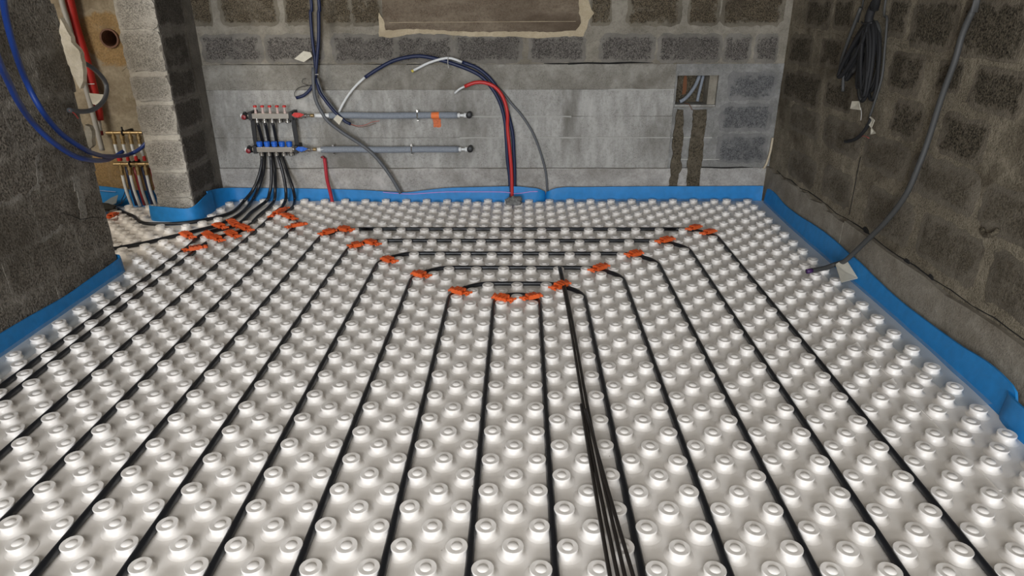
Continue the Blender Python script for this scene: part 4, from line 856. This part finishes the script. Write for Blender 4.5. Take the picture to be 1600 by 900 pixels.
for xs, nm in (((-1.895, -1.897, -1.901, -1.898), 0), ((-1.612, -1.609, -1.606, -1.606), 1)):
    zs = (0.655, 0.57, 0.48, 0.385); mb = MB()
    for i in range(3):
        w0 = 0.013 + random.uniform(0, .004); w1 = 0.013 + random.uniform(0, .004)
        a, b = xs[i], xs[i + 1]; za, zb = zs[i], zs[i + 1]
        mb.add([(a - w0, YM + 0.012, za), (a + w0, YM + 0.012, za), (b + w1, YM + 0.015, zb), (b - w1, YM + 0.015, zb), (a - w0, YM + 0.022, za), (a + w0, YM + 0.022, za), (b + w1, YM + 0.025, zb), (b - w1, YM + 0.025, zb)], [(0, 1, 2, 3), (7, 6, 5, 4), (0, 3, 7, 4), (1, 5, 6, 2), (0, 4, 5, 1), (3, 2, 6, 7)])
    mb.box((xs[0] - 0.012, YM - 0.024, 0.605), (xs[0] + 0.012, 4.862, 0.660)); mb.box((xs[3] - 0.012, YM - 0.024, 0.372), (xs[3] + 0.012, 4.862, 0.427))
    K(mb.obj('wall_bracket', M['black']))
for (x0, x1, z, m_) in ((-1.612, -1.466, 0.633, 'redp'), (-1.617, -1.477, 0.397, 'bluep')):
    mb = MB().cyl((x0, YM, z), (x0 + 0.03, YM, z), 0.020); mb.lathe((x0 + 0.03, YM, z), (1, 0, 0), [(0.014, 0), (0.022, 0.012), (0.022, 0.045), (0.014, 0.055), (0.014, 0.06), (0.0185, 0.063), (0.0185, 0.08), (0.012, 0.083), (0.012, 0.10)], 18)
    mb.cyl((x0 + 0.055, YM, z), (x0 + 0.055, YM - 0.030, z + 0.008), 0.009)
    v = K(mb.obj('ball_valve', M['chrome'], auto=35))
    xc = x0 + 0.055
    mb = MB().cyl((xc, YM - 0.024, z + 0.004), (xc, YM - 0.038, z + 0.008), 0.016)
    mb.add([(xc - 0.042, YM - 0.036, z + 0.010), (xc - 0.020, YM - 0.036, z + 0.026), (xc + 0.016, YM - 0.036, z + 0.024), (xc + 0.046, YM - 0.036, z + 0.012), (xc + 0.020, YM - 0.036, z - 0.004), (xc - 0.020, YM - 0.036, z - 0.006)] + [(xc - 0.042, YM - 0.026, z + 0.010), (xc - 0.020, YM - 0.026, z + 0.026), (xc + 0.016, YM - 0.026, z + 0.024), (xc + 0.046, YM - 0.026, z + 0.012), (xc + 0.020, YM - 0.026, z - 0.004), (xc - 0.020, YM - 0.026, z - 0.006)],
           [(0, 1, 2, 3, 4, 5), (11, 10, 9, 8, 7, 6)] + [(i, 6 + i, 6 + (i + 1) % 6, (i + 1) % 6) for i in range(6)])
    h = mb.obj('handle', M[m_]); h['label'] = ('red' if m_ == 'redp' else 'blue') + ' butterfly handle'; h.parent = v
    K(MB().cyl((x1 - 0.012, YM, z), (x1 + 0.012, YM, z), 0.0125).obj('brass_union', M['brass'], auto=35))

# insulated feed pipes
for key, z, sx, cl, lb in (('U', 0.627, -1.452, [-0.734], 'upper grey insulated pipe beside the manifold, with orange tape mark'), ('L', 0.388, -1.463, [-1.352, -0.79], 'lower grey insulated pipe beside the manifold, held by two clamps')):
    r_ = empty('insulated_pipe', (sx, 4.79, z), lb, 'pipe', 'grey insulated feed pipes')
    pts = [(sx + 0.0, 4.775, z + 0.004), (-1.40, 4.79, z + 0.002), (-1.0, 4.80, z + 0.002), (-0.7, 4.80, z - 0.002), (-0.46, 4.80, z)]
    i0 = 0.10 if key == 'U' else 0.025
    o = MB().tube([(sx, 4.773, z + 0.004), (sx + 0.06, 4.776, z + 0.004), (sx + 0.13, 4.785, z + 0.003)], 0.0155, 12).obj('carrier_pipe', M['whitep'], smooth=True); keep(o, r_)
    o = MB().tube([(sx + i0, 4.781, z + 0.003), (-1.2, 4.79, z + 0.003), (-1.0, 4.795, z - 0.001), (-0.7, 4.797, z + 0.001), (-0.455, 4.80, z)], 0.0225, 14).obj('foam_sleeve', M['ins'], smooth=True); keep(o, r_)
    mb = MB().cyl((-0.455, 4.80, z), (-0.435, 4.80, z), 0.0165); mb.cyl((-0.435, 4.80, z), (-0.405, 4.80, z), 0.010).cyl((-0.410, 4.80, z), (-0.385, 4.80, z), 0.0165)
    keep(mb.obj('press_fitting', M['whitep'], auto=35), r_)
    mb = MB().lathe((-0.372, 4.86, z + 0.002), (0, -1, 0), [(0.018, 0), (0.018, 0.058), (0.022, 0.062), (0.022, 0.078), (0.016, 0.082)], 16)
    keep(mb.obj('elbow', M['black'], auto=35), r_)
    for x in cl:
        mb = MB().tube([(x, 4.797 + 0.0255 * math.cos(a), z + 0.0255 * math.sin(a)) for a in [k * math.pi / 8 for k in range(17)]], 0.004, 6, 0.02, False)
        for s in (-1, 1):
            mb.box((x - 0.006, 4.785, z + s * 0.026 - 0.004), (x + 0.006, 4.805, z + s * 0.037 + 0.001)); 
        mb.box((x - 0.006, 4.82, z - 0.006), (x + 0.006, 4.862, z + 0.006))
        keep(mb.obj('pipe_clamp', M['chrome']), r_)
sl = tag(MB().tube([(-0.637, 4.798, 0.627), (-0.582, 4.798, 0.627)], 0.0236, 16, 0.05, False).obj('orange_tape', M['orangetape'], smooth=True, auto=50), 'orange tape band round the upper insulated pipe', 'tape')
# overspray patch of the same orange on the wall below
poly_piece('orange_paint_mark', [(-0.636, 0.535), (-0.580, 0.533), (-0.578, 0.60), (-0.636, 0.60)], pmB, 0.0142, plain('orange_marking', (0.62, 0.17, 0.07), 0.9, bump=0.4, vary=0.3, bscale=140), wall_back, jit=0.003, sub=0.01)

# ------------------------------------------------------------------ conduits and cables on the back wall
def cable(name, key, r_, mat, label, cat='cable', group=None, seg=10, step=0.025, extra=None):
    p = [tuple(q) for q in D[key]] if isinstance(key, str) else key
    return tag(tube_obj(name, p, r_, M[mat], seg=seg, step=step), label, cat, group)
ga = 'navy conduits hanging beside the manifold'
nA = cable('navy_conduit', [(-1.405, 4.83, 2.45)] + [tuple(q) for q in D['navyA']] + [(-1.425, 4.80, 0.89), (-1.405, 4.77, 0.83)] + [tuple(q) for q in D['navyC'][1:]], 0.0105, 'navy', 'left navy conduit hanging from above, its end across the grey pipe with red wires', 'conduit', ga)
nB = cable('navy_conduit', [(-1.335, 4.80, 2.45)] + [tuple(q) for q in D['navyB']], 0.0115, 'navy', 'right navy conduit hanging from above, its cut end curling left', 'conduit', ga)
keep(MB().tube([tuple(q) for q in D['wireloop']], 0.0022, 6, 0.02).obj('wire_loop', M['black'], smooth=True), nB)
keep(MB().tube([(-1.49, 4.82, 0.83), (-1.525, 4.82, 0.845), (-1.52, 4.82, 0.87), (-1.50, 4.82, 0.875)], 0.0018, 6, 0.02).obj('wire_loop', M['black'], smooth=True), nB)
keep(MB().tube([(-1.444 + 0.0, 4.782, 0.905), (-1.395, 4.782, 0.906)], 0.003, 6, 0.02).obj('cable_tie', M['greylight']), nB)
keep(MB().tube([tuple(q) for q in D['redwires']], 0.0022, 6, 0.02).obj('wire', plain('pink_wire', (0.45, 0.12, 0.09), 0.6), smooth=True), nA)
keep(MB().tube([(-1.207, 4.78, 0.567), (-1.15, 4.785, 0.548), (-1.09, 4.785, 0.556), (-1.03, 4.785, 0.575)], 0.002, 6, 0.02).obj('wire', M['rust'], smooth=True), nA)
cable('grey_cable', 'greyD', 0.007, 'grey', 'short grey cable beside the navy conduit ending at the masking tape tag', 'cable')
cable('grey_cable', [(-1.428, 4.79, 0.95)] + [tuple(q) for q in D['greyE']], 0.0125, 'grey', 'grey sleeve crossing both insulated pipes down to the blue strip', 'cable')
def sheet(name, pts, mat, label, cat, th=0.003, group=None):
    P_ = [Vector(p) for p in pts]; n = len(P_); nn = (P_[1] - P_[0]).cross(P_[2] - P_[0]).normalized() * th
    c = sum(P_, Vector()) / n + nn * 1.5
    V = [p + Vector((random.uniform(-.002, .002),) * 3) for p in P_] + [p - nn for p in P_] + [c, c - nn]
    F = [(i, (i + 1) % n, 2 * n) for i in range(n)] + [((i + 1) % n + n, i + n, 2 * n + 1) for i in range(n)] + [(i, i + n, (i + 1) % n + n, (i + 1) % n) for i in range(n)]
    o = link(name, mesh(name, V, F, True), M[mat])
    if label: tag(o, label, cat, group)
    return o
sheet('tape_tag', D['tagA'], 'paper', 'crumpled masking tape tag stuck to the hanging navy conduits', 'tag')
sheet('tape_tag', D['tagB'], 'paper', 'square masking tape tag at the end of the long white pipe', 'tag')
gb = 'conduits arching out of the floor'
n1 = cable('arched_conduit', [tuple(q) for q in D['arcN1']] + [(-0.087, 4.795, 0.01)], 0.0125, 'navy', 'navy conduit in the widest arch, long white pipe from its left end', 'conduit', gb, 12)
keep(tube_obj('inner_pipe', D['arcW1'], 0.0085, M['whitep']), n1)
keep(tube_obj('yellow_tip', [D['arcW1'][-1], (-1.300, 4.787, 0.630)], 0.0092, M['yellow'], smooth=False), n1)
n2 = cable('arched_conduit', [tuple(q) for q in D['arcN2']] + [(-0.055, 4.815, 0.01)], 0.0125, 'navy', 'navy conduit with short white pipe and yellow tip, behind the widest arch', 'conduit', gb, 12)
keep(tube_obj('inner_pipe', D['arcW2'], 0.0085, M['whitep']), n2)
keep(tube_obj('yellow_tip', [D['arcW2'][-1], (-0.756, 4.788, 0.922)], 0.0098, M['yellow'], smooth=False), n2)
keep(MB().tube([(-0.50, 4.775, 1.02), (-0.505, 4.775, 0.98), (-0.50, 4.78, 0.945)], 0.003, 6, 0.02).obj('cable_tie', M['greylight']), n2)
n3 = cable('arched_conduit', [tuple(q) for q in D['arcR']] + [tuple(q) for q in D['arcR2'][1:]] + [(-0.073, 4.78, 0.01)], 0.0125, 'redhose', 'red conduit arching out of the floor with white pipe end', 'conduit', gb, 12)
keep(tube_obj('inner_pipe', D['arcRw'], 0.0075, M['whitep']), n3)
cable('grey_cable', [tuple(q) for q in D['greyF2'][:-1]] + [tuple(q) for q in D['greyF']] + [(0.188, 4.842, 0.06)], 0.0085, 'grey', 'grey sleeve in the rightmost arch, reaching the kink in the blue strip', 'cable')
st = cable('pipe_stub', 'redstub', 0.0125, 'redlag', 'short red sleeved pipe stub standing at the back wall below the manifold', 'pipe', None, 12)
keep(tube_obj('stub_tip', [(-1.437, 4.83, 0.312), (-1.445, 4.828, 0.330), (-1.458, 4.826, 0.322)], 0.007, M['darkred']), st)
# recess conduits
cable('recess_conduit', [(1.262, YB + 0.12, 0.878), (1.235, YB + 0.10, 0.81), (1.19, YB + 0.07, 0.75), (1.15, YB + 0.05, 0.715), (1.12, YB + 0.045, 0.700)], 0.013, 'ins', 'curved grey-blue conduit inside the wall recess', 'conduit', 'conduits in the wall recess')
cable('recess_conduit', [(1.290, YB + 0.13, 0.878), (1.278, YB + 0.12, 0.81), (1.262, YB + 0.10, 0.74), (1.255, YB + 0.09, 0.695)], 0.011, 'ins', 'upright grey conduit at the right of the wall recess', 'conduit', 'conduits in the wall recess')
cable('recess_wire', [(1.15, YB + 0.03, 0.693), (1.175, YB + 0.0, 0.69), (1.19, YB - 0.018, 0.665), (1.20, YB - 0.016, 0.65)], 0.003, 'rust', 'thin dark wire hanging over the sill of the wall recess', 'wire', None, 6)
# rubble lump
bm = bmesh.new(); bmesh.ops.create_icosphere(bm, subdivisions=3, radius=1)
for v in bm.verts:
    n_ = noise.noise(v.co * 1.6) * 0.5 + noise.noise(v.co * 4) * 0.22; v.co *= 1 + n_
    v.co.x *= 0.062; v.co.y *= 0.045; v.co.z = max(v.co.z, -0.55) * 0.036 + 0.022
me = bpy.data.meshes.new('mortar_lump'); bm.to_mesh(me); bm.free()
o = link('mortar_lump', me, M['rubble']); o.location = (-0.050, 4.665, 0.021); tag(o, 'grey lump of dry mortar lying on the studs by the back wall', 'rubble')

# ------------------------------------------------------------------ right wall cables
g = 'cables on the right wall'
cl_ = empty('cable_coil', (1.75, 3.62, 1.23), 'thick black coil of cable hanging high on the right wall', 'cable')
def loop(y0, z0, y1, z1, wd, x, r_, sq=1.0):
    top = Vector((x, y0, z0)); bot = Vector((x, y1, z1)); d = bot - top; c = (top + bot) / 2; per = Vector((0, d.z, -d.y)).normalized() * wd
    return [c + d * 0.5 * math.cos(a) * sq + per * math.sin(a) for a in [2 * math.pi * k / 22 for k in range(23)]]
for k in range(20):
    left = k < 7
    y1 = (3.80 + random.uniform(-.03, .05)) if left else 3.58 + random.uniform(-.07, .05); z1 = (0.985 + random.uniform(-.02, .05)) if left else 0.905 + random.uniform(-.02, .05)
    V_ = loop(3.645 + random.uniform(-.02, .02), 1.27 + random.uniform(-.03, .015), y1, z1, random.uniform(0.025, 0.075) if not left else random.uniform(.02, .05), 1.752 + random.uniform(-.028, .022), 0.01)
    keep(MB().tube(V_, random.uniform(0.0085, 0.011), 8, 0.04, False).obj('coil_loop', M['coil'] if k % 7 else M['greydark'], smooth=True), cl_)
keep(MB().tube([(1.74, 3.59, 2.4), (1.735, 3.597, 1.409), (1.735, 3.617, 1.351), (1.735, 3.644, 1.292), (1.74, 3.638, 1.233)], 0.020, 10, 0.05).obj('cable_bundle', M['coil'], smooth=True), cl_)
keep(MB().tube([(1.728, 3.70, 1.262), (1.712, 3.64, 1.258), (1.728, 3.585, 1.262)], 0.005, 6, 0.03).obj('coil_tie', M['black'], smooth=True), cl_)
cable('grey_strip', 'stripL', 0.0095, 'greydark', 'grey cable sleeve end hanging left of the black coil, the longer one', 'cable', g)
cable('grey_strip', 'stripL2', 0.0085, 'greydark', 'grey cable sleeve end hanging lowest at the left of the black coil', 'cable', g)
cable('grey_cable', [(1.77, 3.60, 2.4)] + [tuple(q) for q in D['thinR']], 0.006, 'greydark', 'thin grey cable hanging just right of the black coil', 'cable', g, 8)
cable('grey_cable', [(1.78, 3.83, 2.4)] + [tuple(q) for q in D['greyS']], 0.005, 'greydark', 'thin cable coming down from above to the left of the black coil', 'cable', g, 8)
cb = cable('dark_cable', 'cabR', 0.0095, 'coil', 'short dark cable end with taped tag below the black coil', 'cable', g)
keep(tube_obj('wire', D['redwR'], 0.002, plain('thin_red_wire', (0.40, 0.08, 0.07), 0.6), seg=6), cb)
sheet('tape_tag', D['tagC'], 'paper', 'pale tape tag hanging right below the black coil', 'tag')
sheet('tape_tag', D['tagD'], 'paper', 'pale tape wrapped round the short dark cable end on the right wall', 'tag')
sheet('tape_tag', D['tagE'], 'paper', 'small pale tape scrap, lowest of the tags on the right wall', 'tag')
cable('tag_wire', 'wireC', 0.002, 'greylight', 'thin pale wire dangling from the tag under the black coil', 'wire', None, 6)
gl = cable('grey_cable', [(1.77, 2.87, 2.4)] + [tuple(q) for q in D['greyL']], 0.0125, 'greydark', 'long grey cable down the right wall, its end lying on the studs', 'cable', g, 12)
e = [Vector(q) for q in D['greyL'][-2:]]
keep(tube_obj('violet_end', [e[1].lerp(e[0], 0.25), e[1] + (e[1] - e[0]) * 0.04], 0.0132, M['purple'], smooth=False), gl)
sheet('tape_tag', D['tagF'], 'paper', 'large cream tape tag near the floor end of the long grey cable', 'tag', th=0.004)

# ------------------------------------------------------------------ left: hoses, loop, side-room pipes and manifold
gh = 'blue hoses across the left wall'
cable('blue_hose', 'hoseA', 0.0125, 'hose', 'upper blue hose sweeping over the left wall to the brass manifold', 'hose', gh, 12)
cable('blue_hose', 'hoseB', 0.0125, 'hose', 'lower blue hose sweeping over the left wall, cut end before the brass manifold', 'hose', gh, 12)
gc = cable('grey_cable', 'loopL', 0.0118, 'grey', 'grey cable looping out of the left wall edge in the doorway', 'cable')
keep(tube_obj('wire', [(-2.18, 3.273, 0.896), (-2.175, 3.30, 0.875), (-2.17, 3.31, 0.85)], 0.003, plain('red_wire_end', (0.35, 0.05, 0.04), 0.6), seg=6), gc)
sheet('tape_tag', [(-2.36, 3.745, 0.915), (-2.27, 3.76, 0.905), (-2.285, 3.76, 0.87), (-2.32, 3.745, 0.845), (-2.355, 3.745, 0.86)], 'paper', 'pale tape tag on the looped grey cable in the doorway', 'tag')
rr = cable('red_conduit', [(-2.927, 4.68, 2.45)] + [tuple(q) for q in D['redL']], 0.028, 'redhose', 'thick red conduit running down the side room wall', 'conduit', None, 14)
keep(tube_obj('inner_pipe', D['redLw'], 0.0095, M['whitep'], smooth=False), rr)
keep(tube_obj('tip', [(-2.930, 4.68, 0.545), (-2.934, 4.68, 0.515)], 0.012, M['darkred'], smooth=False), rr)
keep(MB().tube([(-2.943, 4.655, 0.868), (-2.914, 4.646, 0.862), (-2.882, 4.655, 0.862)], 0.003, 6, 0.02).obj('cable_tie', M['whitep']), rr)
cable('grey_conduit', [(-2.96, 4.63, 2.45)] + [tuple(q) for q in D['conL']], 0.017, 'greylight', 'pale grey conduit beside the red one in the side room', 'conduit', None, 12)

m2 = empty('brass_manifold', (-2.70, 4.62, 0.43), 'small brass manifold with rows of white and maroon pipes, in the side room', 'manifold')
def K2(o): return keep(o, m2)
for z, x0, x1 in ((0.542, -2.86, -2.545), (0.325, -2.86, -2.565)):
    mb = MB().cyl((x0, 4.62, z), (x1, 4.62, z), 0.0115, 14)
    for i in range(5): mb.cyl((x0 + 0.035 + i * 0.058, 4.62, z), (x0 + 0.055 + i * 0.058, 4.62, z), 0.0135, 12)
    K2(mb.obj('manifold_bar', M['brass'], auto=35))
    for x in (-2.745, -2.60):
        mb = MB().tube([(x, 4.62 + 0.017 * math.cos(a), z + 0.017 * math.sin(a)) for a in [k * math.pi / 6 for k in range(13)]], 0.0045, 6, 0.02, False); mb.cyl((x, 4.62, z + 0.017), (x, 4.62, z + 0.040), 0.006).box((x - 0.008, 4.63, z - 0.01), (x + 0.008, 4.735, z + 0.01))
        K2(mb.obj('pipe_clamp', M['black']))
    for i in range(5):
        x = x0 + 0.045 + i * 0.058
        K2(MB().lathe((x, 4.62, z - 0.008), (0.02, -0.1, -1), [(0.011, 0), (0.011, 0.010), (0.016, 0.012), (0.016, 0.034), (0.012, 0.036), (0.012, 0.055), (0.015, 0.057), (0.015, 0.068)], 12).obj('outlet', M['brass'], auto=35))
        zb = z - 0.07; zz0 = 0.355 if z > 0.5 else 0.02
        m_ = 'whitep' if (z > 0.5 or i in (0, 1, 3)) else 'greylight'
        K2(MB().tube([(x + 0.001, 4.612, zb), (x + 0.004, 4.61, (zb + zz0) / 2), (x + 0.010, 4.625 if z < 0.5 else 4.61, zz0)], 0.0105, 8, 0.05).obj('pipe_tail', M[m_], smooth=True))
        if z < 0.5: K2(MB().tube([(x + 0.026, 4.64, 0.30), (x + 0.030, 4.64, 0.16), (x + 0.034, 4.645, 0.02)], 0.013, 8, 0.05).obj('sleeve_pipe', M['darkred' if i % 2 else 'navy'] if i < 4 else M['darkred'], smooth=True))
        else: K2(MB().cyl((x + 0.010, 4.61, 0.385), (x + 0.011, 4.61, 0.350), 0.0115 if i else 0.017, 12).obj('red_ring', M['redp'], auto=35))
K2(MB().cyl((-2.55, 4.62, 0.542), (-2.525, 4.60, 0.535), 0.016, 14).cyl((-2.535, 4.60, 0.545), (-2.535, 4.60, 0.585), 0.008).obj('end_valve', M['brass'], auto=35))
MBk = MB().cyl((-2.93, 4.63, 0.36), (-2.90, 4.63, 0.355), 0.012, 10); K2(MBk.obj('plug', M['black'], auto=35))
gw = 'thin black wires over the side room strip'
cable('black_wire', [(-2.845, 4.67, 0.30), (-2.851, 4.672, 0.15)] + [tuple(q) for q in D['blackw'][1:]] + [(-2.89, 4.60, 0.035)], 0.0028, 'black', 'left thin black wire hanging over the blue strip in the side room', 'wire', gw, 6)
cable('black_wire', [(-2.815, 4.67, 0.30), (-2.823, 4.672, 0.15)] + [tuple(q) for q in D['blackw2'][1:]] + [(-2.89, 4.59, 0.036)], 0.0028, 'black', 'right thin black wire hanging over the blue strip in the side room', 'wire', gw, 6)
sheet('plastic_scrap', [(-3.02, 4.655, 0.035), (-2.95, 4.64, 0.075), (-2.875, 4.61, 0.105), (-2.895, 4.60, 0.05), (-2.93, 4.575, 0.032)], 'hazegrey', 'grey scrap of plastic sheet leaning on the blue strip in the side room', 'scrap')
bm = bmesh.new(); bmesh.ops.create_icosphere(bm, subdivisions=3, radius=1)
for v in bm.verts:
    n_ = noise.noise(v.co * 2.1 + Vector((5, 2, 1))) * 0.4; v.co *= 1 + n_; v.co.x *= 0.11; v.co.y *= 0.07; v.co.z = max(v.co.z, -0.5) * 0.022 + 0.012
me = bpy.data.meshes.new('dark_rag'); bm.to_mesh(me); bm.free()
o = link('dark_rag', me, plain('dark_debris', (0.035, 0.033, 0.027), 0.95, bump=0.8, bscale=60)); o.location = (-2.96, 4.50, 0.030); tag(o, 'dark clump of debris at the doorway wall edge by the scrap', 'debris')
